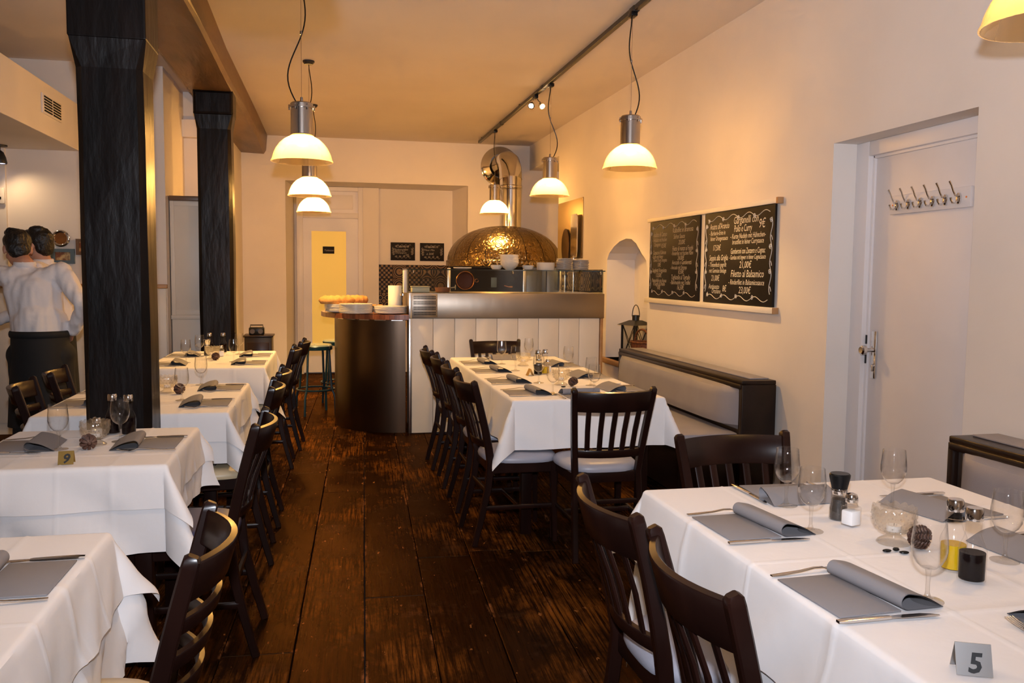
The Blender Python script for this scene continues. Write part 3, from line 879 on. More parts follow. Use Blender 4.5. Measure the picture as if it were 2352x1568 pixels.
# ------------------------------------------------------------------ benches
def bench(label, y0, y1):
    b = thing('wall_bench', label, 'bench', (RW - .02, (y0 + y1) / 2, 0), 0, 'upholstered benches along the right wall')
    h = (y1 - y0) / 2
    MB().box(-.22, 0, -h + .03, h - .03, 0, .765, .006).build('back_frame', 'bench_wood', b)
    MB().box(-.235, .0, -h - .012, h + .012, .765, .792, .006).build('top_rail', 'bench_wood', b)
    MB().box(-.245, -.20, -h, h, .735, .768, .008).build('front_moulding', 'bench_wood', b)
    MB().box(-.15, -.02, -h + .05, h - .02, .792, .800, .003).build('ledge_strip', 'leather_grey', b)
    for s in (-1, 1):
        MB().box(-.235, 0, s * h - .016, s * h + .016, 0, .766, .006).build('end_panel', 'bench_wood', b)
    MB().box(-.62, -.22, -h + .06, h - .06, .06, .36, .006).build('seat_box', 'bench_wood', b)
    MB().box(-.66, -.21, -h + .04, h - .04, .36, .455, .035).build('seat_cushion', 'leather_grey', b)
    # back cushion: bulged, leaning
    m = MB(); ny, nz = 24, 10
    v_ = []; f_ = []
    for side in (0, 1):
        for i in range(ny + 1):
            for k in range(nz + 1):
                u = i / ny; w = k / nz
                bulge = (1 - (2 * u - 1) ** 8) ** .5 * (1 - (2 * w - 1) ** 6) ** .5
                yy = -h + .05 + (2 * h - .10) * u
                zz = .47 + .285 * w
                x = -.215 - (.085 * bulge + .030 * (1 - w) * bulge if side else 0)
                v_.append((x, yy, zz))
    N1 = (ny + 1) * (nz + 1)
    for i in range(ny):
        for k in range(nz):
            a = i * (nz + 1) + k
            f_.append((a, a + 1, a + nz + 2, a + nz + 1)); f_.append((a + N1, a + nz + 1 + N1, a + nz + 2 + N1, a + 1 + N1))
    m.add(v_, f_).build('back_cushion', 'leather_grey', b)
    return b
bench('long grey upholstered wall bench with dark wood ends below the blackboards', 4.97, 7.30)
bench('grey upholstered wall bench cut off by the picture edge, right of the door', .9, 3.10)

# ------------------------------------------------------------------ tables and cloths
def table(name, label, x0, x1, y0, y1, legs, top=.745, group='dining tables'):
    t = thing(name, label, 'table', ((x0 + x1) / 2, (y0 + y1) / 2, 0), 0, group)
    hx, hy = (x1 - x0) / 2, (y1 - y0) / 2
    MB().box(-hx + .004, hx - .004, -hy + .004, hy - .004, top - .03, top, .006).build('table_top', 'chair_wood', t)
    MB().box(-hx + .06, hx - .06, -hy + .06, hy - .06, top - .10, top - .03).build('apron', 'chair_wood', t)
    for (lx, ly) in legs:
        m = MB(); m.box(lx * (hx - .09) - .03, lx * (hx - .09) + .03, ly * (hy - .09) - .03, ly * (hy - .09) + .03, 0, top - .10, .006); m.build('leg', 'chair_wood', t)
    return t
L4 = [(-1, -1), (1, -1), (-1, 1), (1, 1)]
TZ = .765
def cloth(label, x0, x1, y0, y1, z, hang_, seed, off=.0, flare=.10, wav=.20, ck=.32, group='white tablecloths', hangs=None):
    hl = hangs or {}
    hx0, hx1, hy0, hy1 = hl.get('x0', hang_), hl.get('x1', hang_), hl.get('y0', hang_), hl.get('y1', hang_)
    def axis(a, b, h0, h1, n_in):
        s = [a - h0 * (1 - i / 12) for i in range(12)] + [a + (b - a) * i / n_in for i in range(n_in + 1)] + [b + h1 * (i + 1) / 12 for i in range(12)]
        for c in (a + (b - a) * .25, (a + b) / 2, a + (b - a) * .75):
            s += [c - .008, c, c + .008]
        s += [a + .006, a - .006, b - .006, b + .006, a - .014, b + .014]
        s = sorted(s); o = [s[0]]
        for q in s[1:]:
            if q - o[-1] > .0035: o.append(q)
        return o
    U = axis(x0, x1, hx0, hx1, max(8, int((x1 - x0) / .03)))
    V = axis(y0, y1, hy0, hy1, max(8, int((y1 - y0) / .03)))
    rr = .010 + off
    creases_x = (x0 + (x1 - x0) * .25, (x0 + x1) / 2, x0 + (x1 - x0) * .75)
    creases_y = (y0 + (y1 - y0) * .25, (y0 + y1) / 2, y0 + (y1 - y0) * .75)
    def P(u, v):
        cx, cy = min(max(u, x0), x1), min(max(v, y0), y1)
        ex, ey = u - cx, v - cy
        r = math.hypot(ex, ey)
        cre = 0
        for c in creases_x:
            if abs(u - c) < .008: cre += .0022 * (1 - abs(u - c) / .008)
        for c in creases_y:
            if abs(v - c) < .008: cre += .0022 * (1 - abs(v - c) / .008)
        if r < 1e-6:
            nz = noise.noise(Vector((u * 3.1, v * 3.1, seed))) * .0012
            return (u, v, z + cre + max(nz, -.0005))
        nx, ny = ex / r, ey / r
        if r < rr * PI / 2:
            a = r / rr; out = rr * math.sin(a); dz = rr * (1 - math.cos(a))
        else:
            d = r - rr * PI / 2
            wv = noise.noise(Vector((u * 4.2 + v * 4.2, seed * 3.7, d * 1.2))) + .5 * noise.noise(Vector((u * 9 + v * 9, seed * 1.7 + 5, d)))
            out = rr + d * (flare + wav * wv) 
            corner = abs(2 * nx * ny)
            out += d * ck * corner ** 1.5
            # side folds next to the corner fall in a little
            dz = rr + d * (1 - .18 * ck * corner)
            out = max(out, rr * .8 + .002)
        out += cre * 1.2
        return (cx + nx * out, cy + ny * out, z - dz)
    v_ = [P(u, v) for u in U for v in V]
    n = len(V); f_ = []
    for i in range(len(U) - 1):
        for k in range(n - 1):
            f_.append((i * n + k, (i + 1) * n + k, (i + 1) * n + k + 1, i * n + k + 1))
    cxm, cym = (x0 + x1) / 2, (y0 + y1) / 2
    m = MB(); m.add([(a - cxm, b - cym, c) for a, b, c in v_], f_)
    o = m.build('tablecloth', 'linen', None, fix=False, loc=(cxm, cym, 0))
    return tag(o, label, 'tablecloth', group)

table('dining_table', 'dark table under the cloth at the lower left corner', -1.32, -.57, 1.58, 2.375, L4)
cloth('lower white tablecloth on the lower left corner table', -1.32, -.57, 1.58, 2.375, TZ - .006, .36, 1, 0, .10, .18, .35)
cloth('upper white tablecloth with napkin at the lower left corner', -1.32, -.57, 1.58, 2.375, TZ, .185, 1, .006, .17, .20, .45)
table('dining_table', 'dark table under the cloth with the brass number 9', -1.27, -.57, 3.205, 3.945, L4)
cloth('lower white tablecloth hanging below the one with number 9', -1.27, -.57, 3.205, 3.945, TZ - .006, .315, 2, 0, .06, .17, .40, hangs={'y1': .10, 'x1': .266})
cloth('upper white tablecloth carrying the brass number 9', -1.27, -.57, 3.205, 3.945, TZ, .165, 2, .006, .10, .17, .50, hangs={'y1': .07})
table('dining_table', 'dark table right behind the thick timber post', -1.35, -.485, 4.35, 5.47, L4)
cloth('lower white tablecloth on the table behind the thick post', -1.35, -.485, 4.35, 5.47, TZ - .006, .30, 3, 0, .05, .14, .35, hangs={'y0': .25, 'x1': .266, 'x0': .266})
cloth('upper white tablecloth on the table behind the thick post', -1.35, -.485, 4.35, 5.47, TZ, .17, 3, .006, .09, .16, .45, hangs={'y0': .15})
table('dining_table', 'dark table farthest back on the left, by the second post', -1.26, -.45, 6.36, 7.68, L4)
cloth('white tablecloth on the farthest left table', -1.26, -.45, 6.36, 7.68, TZ, .27, 4, .004, .08, .16, .40)
table('dining_table', 'long dark table under the middle cloth before the counter', .985, 1.845, 4.53, 6.92, L4 + [(-1, 0), (1, 0)])
cloth('long white tablecloth on the middle table before the counter', .985, 1.845, 4.53, 6.92, TZ, .275, 6, .004, .07, .14, .42)
table('dining_table', 'dark table under the near right cloth with the steel number 5', .995, 2.02, 1.14, 2.555, L4)
cloth('lower white tablecloth hanging under the near right cloth', .995, 2.02, 1.14, 2.555, TZ - .006, .43, 8, 0, .03, .08, .08, hangs={'x1': .08})
cloth('upper white tablecloth on the near right table with number 5', .995, 2.02, 1.14, 2.555, TZ, .215, 8, .006, .14, .16, .40, hangs={'x1': .06})

# ------------------------------------------------------------------ chairs
def seat_mesh(mname):
    m = MB(); v_ = []; f_ = []
    n = 40
    rings = [(.0, .440, .92), (.0, .440, 1.0), (.010, .452, 1.02), (.018, .468, 1.0), (.022, .480, .93), (.024, .487, .75), (.024, .490, .4)]
    def outline(a, s):
        # rounded trapezoid, wider in front (+y)
        c, sn = math.cos(a), math.sin(a)
        e = 3.2
        k = (abs(c) ** e + abs(sn) ** e) ** (-1 / e)
        x, y = c * k, sn * k
        wx = .205 + .018 * y
        return (x * wx * s, y * .20 * s)
    for off, z, s in rings:
        for k in range(n):
            p = outline(2 * PI * k / n, s)
            v_.append((p[0], p[1], z))
    for i in range(len(rings) - 1):
        for k in range(n):
            k2 = (k + 1) % n
            f_.append((i * n + k, i * n + k2, i * n + n + k2, i * n + n + k))
    f_ += [tuple(reversed(range(n))), tuple((len(rings) - 1) * n + k for k in range(n))]
    return m.add(v_, f_).mesh('seat_cushion', mname)
SEATS = {k: seat_mesh('leather_' + k) for k in ('grey', 'bluegrey', 'blue', 'cream')}
CH = .885
def stile_pt(s, z):
    """point of the back stile at height z ; s=-1 left, 1 right"""
    t = max(0, (z - .44) / (CH - .44))
    x = s * (.168 + .040 * t)
    y = -.185 - .105 * t ** 1.25
    return Vector((x, y, z))
def back_curve(z, n=13, depth=.055, inset=0.0):
    a, b = stile_pt(-1, z), stile_pt(1, z)
    out = []
    for k in range(n):
        u = k / (n - 1)
        p = a.lerp(b, u)
        p.y -= depth * (1 - (2 * u - 1) ** 2) 
        out.append(p)
    return out
def make_chair(style, seat):
    root = thing('dining_chair', '', 'chair')
    link('seat_cushion', SEATS[seat], root)
    # frame under the cushion
    MB().box(-.185, .185, .150, .175, .385, .442, .004).build('seat_rail', 'chair_wood', root)
    MB().box(-.172, .172, -.19, -.165, .385, .442, .004).build('seat_rail', 'chair_wood', root)
    for s in (-1, 1):
        mm = MB(); mm.sweep([(s * .172, -.175, .413), (s * .188, .165, .413)], .022, .057, side=(1, 0, 0)); mm.build('side_rail', 'chair_wood', root)
        # rear leg and stile in one curved piece
        pts = [Vector((s * .185, -.275, 0)), Vector((s * .178, -.235, .15)), Vector((s * .171, -.20, .30)), Vector((s * .168, -.185, .44))] + [stile_pt(s, z) for z in (.52, .62, .72, .80, CH - .02)]
        wd = [.028, .032, .036, .040, .040, .038, .036, .036, .036]
        mm = MB(); mm.sweep(pts, .030, wd, side=(1, 0, 0)); 
        top = stile_pt(s, CH); mm.sweep([stile_pt(s, CH - .02), stile_pt(s, CH - .004), top + Vector((0, -.002, .003))], [.030, .029, .020], [.036, .034, .020], side=(1, 0, 0))
        mm.build('rear_leg', 'chair_wood', root)
        mm = MB(); mm.sweep([(s * .190, .172, 0), (s * .186, .165, .22), (s * .182, .160, .44)], [.026, .032, .038], [.026, .032, .038], side=(1, 0, 0)); mm.build('front_leg', 'chair_wood', root)
        mm = MB(); mm.sweep([(s * .182, -.232, .20), (s * .188, .165, .20)], .016, .024, side=(1, 0, 0)); mm.build('stretcher', 'chair_wood', root)
    mm = MB(); mm.sweep([(-.185, -.03, .20), (.185, -.03, .20)], .024, .016, side=(0, 0, 1)); mm.build('stretcher', 'chair_wood', root)
    mm = MB(); mm.sweep([(-.178, -.205, .29), (.178, -.205, .29)], .024, .016, side=(0, 0, 1)); mm.build('stretcher', 'chair_wood', root)
    def curved_rail(nm, zc, h, th, depth):
        c = back_curve(zc, 15, depth)
        tilt = (stile_pt(1, zc + .05) - stile_pt(1, zc - .05)).normalized()
        mm = MB(); mm.sweep([Vector((p.x, p.y, p.z)) for p in c], h, th, side=Vector((0, tilt.y, tilt.z))); mm.build(nm, 'chair_wood', root)
    if style == 'slat':
        curved_rail('crest_rail', CH - .065, .105, .020, .058)
        curved_rail('lower_rail', .545, .042, .018, .040)
        for k in range(5):
            u = (k + 1) / 6
            a = back_curve(.555, 61, .040)[int(u * 60)]; b = back_curve(CH - .105, 61, .058)[int(u * 60)]
            mid = (a + b) / 2 + Vector((0, .006, 0))
            mm = MB(); mm.sweep([a, mid, b], .026, .010, side=(1, 0, 0)); mm.build('slat', 'chair_wood', root)
    else:
        curved_rail('crest_rail', CH - .055, .085, .020, .070)
        for zc in (.735, .655, .575):
            curved_rail('slat', zc, .036, .016, .070)
    return root
def ladder_plain(seat):
    """plain square-backed chair with one opening under the crest"""
    root = make_chair('ladder', seat)
    return root
CHG = 'dark wooden dining chairs'
proto = {}
def chair(style, seat, top_x, top_y, rz, label):
    """top_x, top_y: middle of the crest; the chair faces local +y turned by rz"""
    off = Matrix.Rotation(rz, 3, 'Z') @ Vector((0, -.30, 0))
    loc = (top_x - off.x, top_y - off.y, 0)
    if (style, seat) not in proto:
        c = make_chair(style, seat); proto[(style, seat)] = c
        c.location = loc; c.rotation_euler = (0, 0, rz); c['label'] = label; c['group'] = CHG
    else:
        c = copy_tree(proto[(style, seat)], loc, rz, label, CHG)
    return c
WEST, EAST, NORTH, SOUTH = PI / 2, -PI / 2, 0.0, PI
chair('ladder', 'cream', -.262, 1.965, WEST + .04, 'dark ladder-back chair with cream seat at the lower left corner table')
chair('slat', 'blue', -.245, 3.47, WEST - .02, 'dark slat-back chair with dark blue seat beside table nine')
chair('slat', 'cream', -.262, 4.52, WEST + .03, 'dark slat-back chair with cream seat, first at the table behind the post')
chair('slat', 'cream', -.255, 5.16, WEST, 'dark slat-back chair with cream seat, second at the table behind the post')
chair('slat', 'cream', -.240, 6.66, WEST, 'dark slat-back chair nearer us at the farthest left table')
chair('slat', 'cream', -.190, 7.32, WEST - .05, 'dark slat-back chair beside the blue stools, rearmost of the aisle row')
chair('ladder', 'blue', -1.50, 4.70, EAST + .12, 'brown ladder-back chair left of the post, nearer of the two before the waiters')
chair('ladder', 'blue', -1.51, 5.28, EAST + .10, 'brown ladder-back chair left of the post, farther of the two before the waiters')
chair('slat', 'bluegrey', .722, 4.62, EAST + .05, 'dark slat-back chair nearest on the left side of the middle table')
chair('slat', 'bluegrey', .735, 5.28, EAST, 'second dark slat-back chair on the left side of the middle table')
chair('slat', 'bluegrey', .738, 5.88, EAST - .03, 'third dark slat-back chair on the left side of the middle table')
chair('slat', 'bluegrey', .725, 6.44, EAST, 'rearmost dark slat-back chair on the left side of the middle table')
chair('slat', 'bluegrey', 1.395, 4.05, NORTH, 'dark slat-back chair seen from behind at the near end of the middle table')
chair('slat', 'bluegrey', 1.395, 7.22, SOUTH, 'dark slat-back chair at the counter end of the middle table')
chair('slat', 'bluegrey', .690, 2.09, EAST + .02, 'dark slat-back chair, farther of the two left of the near right table')
chair('slat', 'bluegrey', .695, 1.58, EAST - .03, 'dark slat-back chair nearest the camera, left of the near right table')
chair('slat', 'bluegrey', 1.42, 2.84, SOUTH + .03, 'dark slat-back chair at the far end of the near right table')

# ------------------------------------------------------------------ tableware prototypes
def make_glass():
    g = thing('wine_glass', '', 'glass')
    o = [(.007, .0700), (.016, .0735), (.026, .083), (.0335, .097), (.0365, .112), (.0365, .128), (.0345, .148), (.0322, .172)]
    i = [(r - .0013, z + (.0012 if k == 0 else 0)) for k, (r, z) in enumerate(reversed(o))]
    i[-1] = (.0, .0735)
    m = MB(); m.lathe(o + [(.0316, .1732)] + i, 28, cap=False); m.build('bowl', 'glassware', g)
    m = MB(); m.lathe([(.007, .0705), (.0055, .062), (.0042, .045), (.0045, .020), (.0075, .0095), (.011, .0065)], 14); m.build('stem', 'thick_glass', g)
    m = MB(); m.lathe([(.033, .0008), (.0335, .0022), (.022, .0042), (.011, .0068), (0, .0072)], 28); m.build('foot', 'foot_glass', g)
    return g
glass0 = make_glass()
GL = [
 (1.337, 2.305, 'empty wine glass at the far left of the near right table'),
 (1.267, 2.054, 'empty wine glass beside the pepper mill on the near right table'),
 (1.645, 2.235, 'empty wine glass in front of the white door jamb, near right table'),
 (1.239, 1.555, 'large empty wine glass before the pine cone on the near right table'),
 (1.603, 1.748, 'empty wine glass at the right picture edge beside the vinegar bottle'),
 (-1.002, 3.520, 'empty wine glass beside the brass number 9'),
 (-.811, 3.645, 'empty wine glass before the thick post on table nine'),
 (-.753, 4.763, 'empty wine glass nearest the post on the table behind it'),
 (-.743, 5.400, 'tall-looking empty wine glass at the rear of the table behind the post'),
 (-1.029, 6.717, 'leftmost empty wine glass on the farthest left table'),
 (-.996, 7.186, 'empty wine glass behind the leftmost one on the farthest left table'),
 (-.693, 6.743, 'empty wine glass between napkins on the farthest left table'),
 (-.713, 7.370, 'rearmost empty wine glass on the farthest left table'),
 (1.283, 6.357, 'empty wine glass before the far end chair of the middle table'),
 (1.560, 6.640, 'rearmost empty wine glass on the middle table'),
 (1.294, 5.912, 'empty wine glass left of the rear candle bowl on the middle table'),
 (1.293, 5.224, 'empty wine glass beside the bottles on the middle table'),
 (1.247, 4.697, 'empty wine glass nearest us on the left half of the middle table'),
 (1.667, 5.866, 'empty wine glass right of the bottles on the middle table'),
 (1.585, 5.060, 'empty wine glass on the bench side of the middle table'),
 (1.485, 4.680, 'empty wine glass behind the near end chair of the middle table'),
]
for i, (x, y, lab) in enumerate(GL):
    g = glass0 if i == 0 else copy_tree(glass0)
    g.location = (x, y, TZ + .0015); g.rotation_euler = (0, 0, random.uniform(0, 6)); g['label'] = lab; g['group'] = 'wine glasses'

def make_bowl():
    b = thing('candle_bowl', '', 'bowl')
    def sc(r, z, a, i):
        return r * (1 + (.015 * math.cos(a * 14) if z > .035 else 0))
    m = MB(); v_ = []
    prof = [(.020, .026), (.034, .032), (.047, .046), (.053, .062), (.055, .078), (.054, .088)]
    inn = [(r - .004, z + .002) for r, z in reversed(prof)]; inn[-1] = (0, .031)
    seg = 84
    m.lathe(prof + [(.0525, .090)] + inn, seg, cap=False, rib=sc)
    # scalloped rim
    for idx, p in enumerate(m.v):
        if p[2] > .080:
            a = math.atan2(p[1], p[0]); lift = .0085 * abs(math.cos(a * 7))
            m.v[idx] = (p[0], p[1], p[2] + lift)
    m.build('bowl', 'pressed_glass', b)
    m = MB()
    for j, (r, z) in enumerate(((.0375, .036), (.0475, .047), (.0535, .062), (.0555, .076))):
        for k in range(18):
            a = 2 * PI * (k + .5 * (j % 2)) / 18
            c = Vector((r * math.cos(a), r * math.sin(a), z))
            m.add([c + Vector(d) * .0032 for d in ((1, 0, 0), (-1, 0, 0), (0, 1, 0), (0, -1, 0), (0, 0, 1), (0, 0, -1))], [(0, 2, 4), (2, 1, 4), (1, 3, 4), (3, 0, 4), (2, 0, 5), (1, 2, 5), (3, 1, 5), (0, 3, 5)])
    o = m.build('hobnails', 'chrome', b); o['kind'] = 'stuff'; o.data.materials[0] = MATS['pressed_glass']
    m = MB(); m.lathe([(.040, .0), (.041, .004), (.034, .010), (.020, .018), (.018, .024), (.020, .028), (0, .028)], 36, rib=lambda r, z, a, i: r * (1 + .02 * math.cos(a * 24))); m.build('foot', 'pressed_glass', b)
    m = MB(); m.lathe([(.0185, .032), (.0185, .047), (.017, .047), (.006, .0455), (0, .0455)], 18); t = m.build('tea_light', 'salt', b)
    m = MB(); m.tube([(0, 0, .045), (.001, 0, .052)], .0008, 5); m.build('wick', 'black_plastic', t)
    return b
bowl0 = make_bowl()
BW = [(1.425, 1.925, 'scalloped pressed-glass candle bowl on the near right table'), (-.890, 3.590, 'scalloped pressed-glass candle bowl on table nine'), (-.880, 5.080, 'scalloped pressed-glass candle bowl right of the thick post'),
      (-.880, 7.02, 'scalloped pressed-glass candle bowl on the farthest left table'), (1.424, 6.240, 'rear scalloped candle bowl on the middle table'), (1.410, 5.120, 'front scalloped candle bowl on the middle table, beside the pine cone')]
for i, (x, y, lab) in enumerate(BW):
    b = bowl0 if i == 0 else copy_tree(bowl0)
    b.location = (x, y, TZ + .0015); b.rotation_euler = (0, 0, i * .3); b['label'] = lab; b['group'] = 'glass candle bowls'

def cone_mesh():
    m = MB(); rnd = random.Random(2)
    m.lathe([(.004, -.022), (.013, -.012), (.014, .002), (.009, .018), (.003, .026)], 10)
    for j in range(8):
        z = -.018 + j * .0058; rr = (.026, .030, .031, .030, .027, .023, .018, .011)[j]
        n = 9 if j < 6 else 6
        for k in range(n):
            a = 2 * PI * k / n + j * .62
            d = Vector((math.cos(a), math.sin(a), .25 + .12 * j)).normalized(); s = Vector((-math.sin(a), math.cos(a), 0)); w = d.cross(s)
            b0 = Vector((math.cos(a) * .009, math.sin(a) * .009, z)); tip = b0 + d * (rr - .009)
            q = [b0 + s * .003, b0 - s * .003, tip - s * .0062, tip + s * .0062, tip + d * .003 + w * .002]
            q2 = [p - w * .003 for p in q]
            m.add(q + q2, [(0, 1, 2, 3), (3, 2, 4), (6, 5, 8, 7), (7, 8, 9), (3, 4, 9, 8), (4, 2, 7, 9), (0, 3, 8, 5), (2, 1, 6, 7), (1, 0, 5, 6)])
    return m.mesh('pine_cone', 'pine_cone', smooth=False)
cm = cone_mesh()
for x, y, lab, rx in ((1.462, 1.872, 'brown pine cone against the candle bowl on the near right table', 1.25), (-.895, 3.505, 'brown pine cone before the candle bowl on table nine', 1.35), (-.806, 5.02, 'small pine cone beside the bowl behind the thick post', 1.2), (-.842, 6.90, 'pine cone before the bowl on the farthest left table', 1.2), (1.462, 5.03, 'brown pine cone on the middle table', .5)):
    o = link('pine_cone', cm, None, (x, y, TZ + .031)); o.rotation_euler = (rx, .2, x * 3); tag(o, lab, 'pine cone', 'pine cones on the tables')

def stone(x, y, rz, lab, s=1.0):
    m = MB(); m.lathe([(0, 0), (.007, .001), (.010, .003), (.009, .0052), (.005, .0066), (0, .007)], 12)
    m.v = [(p[0] * 1.25 * s, p[1] * .8 * s, p[2] * s) for p in m.v]
    o = m.build('pebble', 'black_plastic', None, loc=(x, y, TZ + .0015)); o.rotation_euler = (0, 0, rz)
    tag(o, lab, 'pebble', 'black table pebbles')
stone(1.362, 1.862, .1, 'black pebble leftmost before the candle bowl, near right table')
stone(1.392, 1.868, .8, 'black pebble in the middle before the candle bowl, near right table')
stone(1.396, 1.842, -.2, 'black pebble nearest us before the candle bowl, near right table')
stone(1.392, 5.00, .2, 'black pebble before the front bowl on the middle table', 1.3)
stone(-.955, 5.02, .2, 'black pebble left of the bowl beside the thick post', 1.2)

def make_mill(lab, x, y, hat='black_plastic'):
    t = thing('pepper_mill', lab, 'pepper mill', (x, y, TZ + .0015), 0, 'pepper mills')
    m = MB(); m.lathe([(.0255, 0), (.0265, .004), (.0255, .030), (.021, .062), (.0205, .074)], 28); m.build('jar', 'thick_glass', t)
    m = MB(); m.lathe([(.0235, .003), (.0235, .028), (.0195, .058), (0, .058)], 24); m.build('peppercorns', 'peppercorns', t)
    m = MB(); m.lathe([(.0212, .072), (.0217, .074), (.0217, .086), (.0212, .088)], 28); m.build('collar', 'chrome', t)
    m = MB(); m.lathe([(.0215, .088), (.0225, .094), (.0285, .120), (.0290, .127), (.026, .131), (0, .131)], 28); m.build('grinder_head', hat, t)
    return t
def make_salt(lab, x, y):
    t = thing('salt_shaker', lab, 'salt shaker', (x, y, TZ + .0015), .3, 'salt shakers')
    m = MB(); m.box(-.021, .021, -.021, .021, 0, .056, .007); m.lathe([(.019, .054), (.015, .062), (.0145, .068)], 20); m.build('jar', 'glassware', t)
    m = MB(); m.box(-.0185, .0185, -.0185, .0185, .003, .044, .005); m.build('salt', 'salt', t)
    m = MB(); m.lathe([(.0165, .066), (.017, .068), (.017, .080), (.014, .088), (.007, .091), (0, .0915)], 24); m.build('cap', 'chrome', t)
    return t
def make_bottle(lab, x, y, fill, level, cat):
    t = thing(cat + '_bottle', lab, 'bottle', (x, y, TZ + .0015), 0, 'oil and vinegar bottles')
    pr = [(.0285, 0), (.0298, .003), (.0298, .070), (.028, .080), (.020, .098), (.0168, .112), (.0168, .148)]
    m = MB(); m.lathe(pr, 28, cap=False); m.build('bottle', 'bottle_glass', t)
    q = [(.0272, .004), (.0272, level)] if level < .075 else [(.0272, .004), (.0272, .070), (.0245, .085)]
    m = MB(); m.lathe([(.0272, .006), (.0276, level), (0, level)], 24); m.build(cat, fill, t)
    m = MB(); m.lathe([(.0188, .140), (.0190, .142), (.0190, .162), (.0165, .168), (0, .169)], 24); m.build('cap', 'chrome', t)
    return t
make_mill('black-topped glass pepper mill on the near right table', 1.412, 2.150)
make_salt('square glass salt shaker beside the pepper mill, near right table', 1.408, 2.085)
make_bottle('glass oil bottle, half full and yellow, on the near right table', 1.436, 1.722, 'oil', .062, 'oil')
make_bottle('glass vinegar bottle with black contents on the near right table', 1.425, 1.648, 'vinegar', .066, 'vinegar')
make_bottle('dark vinegar bottle before the thick post on table nine', -.880, 3.83, 'vinegar', .072, 'vinegar')
make_bottle('oil bottle behind the wine glass on table nine', -.812, 3.80, 'vinegar', .072, 'oil')
make_salt('salt shaker half hidden behind the bowl on table nine', -.915, 3.72)
make_bottle('dark vinegar bottle on the farthest left table before the post', -.960, 7.50, 'vinegar', .072, 'vinegar')
make_bottle('oil bottle beside the vinegar on the farthest left table', -.855, 7.52, 'vinegar', .072, 'oil')
make_mill('pepper mill with steel cap on the farthest left table', -.955, 7.30, 'chrome')
make_salt('salt shaker on the farthest left table', -.835, 7.20)
make_bottle('oil bottle on the middle table', 1.455, 5.70, 'oil', .05, 'oil')
make_bottle('dark vinegar bottle on the middle table', 1.395, 5.66, 'vinegar', .07, 'vinegar')
make_mill('pepper mill behind the bottles on the middle table', 1.45, 5.86, 'chrome')
make_salt('salt shaker behind the bottles on the middle table', 1.50, 5.80)

def tent(lab, x, y, rz, m_, digit, w=.052, h=.046):
    t = thing('table_number', lab, 'table number', (x, y, TZ + .0015), rz, 'bent metal table numbers')
    d = .021
    for s, nm in ((-1, 'front_plate'), (1, 'back_plate')):
        m = MB(); v_ = []
        n = Vector((0, s * h, d)).normalized() * .0008
        a = [Vector((-w / 2, s * d, 0)), Vector((w / 2, s * d, 0)), Vector((w / 2, 0, h)), Vector((-w / 2, 0, h))]
        m.add([p + n for p in a] + [p - n for p in a], [(0, 1, 2, 3), (7, 6, 5, 4), (0, 4, 5, 1), (1, 5, 6, 2), (2, 6, 7, 3), (3, 7, 4, 0)])
        o = m.build(nm, m_, t, smooth=False)
        if s == -1 and digit:
            sl = math.atan2(d, h)
            Bm = Matrix.Translation((0, -d - .0012, .0)) @ Matrix.Rotation(PI / 2 - sl, 4, 'X')
            cu_ = [(digit, 0, .0065, .046, 1.0, 'CENTER')]
            tx = text_mesh(cu_, Bm, 'ink', 'number_print', t)
    return t
tent('bent steel table number 5 at the lower right', 1.095, 1.255, -.42, 'tent_steel', '5', .058, .050)
tent('bent brass table number 9 on the upper cloth', -.905, 3.262, .10, 'tent_brass', '9', .050, .044)
tent('small metal table number seen edge-on on the middle table', 1.330, 5.62, PI / 2 + .1, 'tent_brass', '', .05, .046)

# ------------------------------------------------------------------ place settings
def napkin_mesh():
    m = MB(); w = .112
    th = .0022
    def sheet(prof, skew):
        n = len(prof); v_ = []; f_ = []
        for side in (-1, 1):
            for (y, z) in prof:
                v_.append((side * w, y + skew * side, z))
        for i in range(n - 1):
            f_.append((i, i + 1, n + i + 1, n + i))
        m.add(v_, f_)
    # flat folded layers
    m.box(-w, w, .004, .150, 0, .0035, .0012)
    # rolled over flap: from the far tip back over to the rounded front
    prof = []
    tip, x0, R = .245, .140, .0165
    for k in range(13):
        a = -PI / 2 - PI * k / 12 * 1.05
        prof.append((x0 + R + R * math.cos(a) * 1.0, R + .003 + R * math.sin(a)))
    top = prof[-1]
    for k in range(1, 9):
        t = k / 8
        prof.append((top[0] + (tip - top[0]) * t, (top[1]) * (1 - t) ** 1.35 + .002 * t + .010 * math.sin(t * PI)))
    for k in range(0, 5):
        t = k / 4
        prof.append((tip - (tip - x0 - R) * t, .0008 + .002 * t))
    sheet(prof, .008)
    sheet([(y + (.0015 if i < 13 else 0), max(z - .0016, .0006)) for i, (y, z) in enumerate(prof)], .008)
    return m.mesh('napkin', 'napkin_paper')
NAP = napkin_mesh()
def fork_mesh():
    m = MB()
    m.sweep([(0, 0, .003), (0, .03, .0035), (0, .08, .006), (0, .115, .011), (0, .138, .010), (0, .150, .006)], [.009, .012, .009, .006, .008, .018], [.003, .003, .0028, .0026, .002, .0018], side=(1, 0, 0))
    m.sweep([(0, .149, .006), (0, .160, .004), (0, .168, .0045)], [.019, .023, .0225], .0016, side=(1, 0, 0))
    for k in range(4):
        x = -.0092 + k * .00613
        m.sweep([(x, .166, .0045), (x, .190, .0070), (x, .208, .0110)], [.0040, .0036, .0022], .0016, side=(1, 0, 0))
    return m.mesh('fork', 'cutlery_steel')
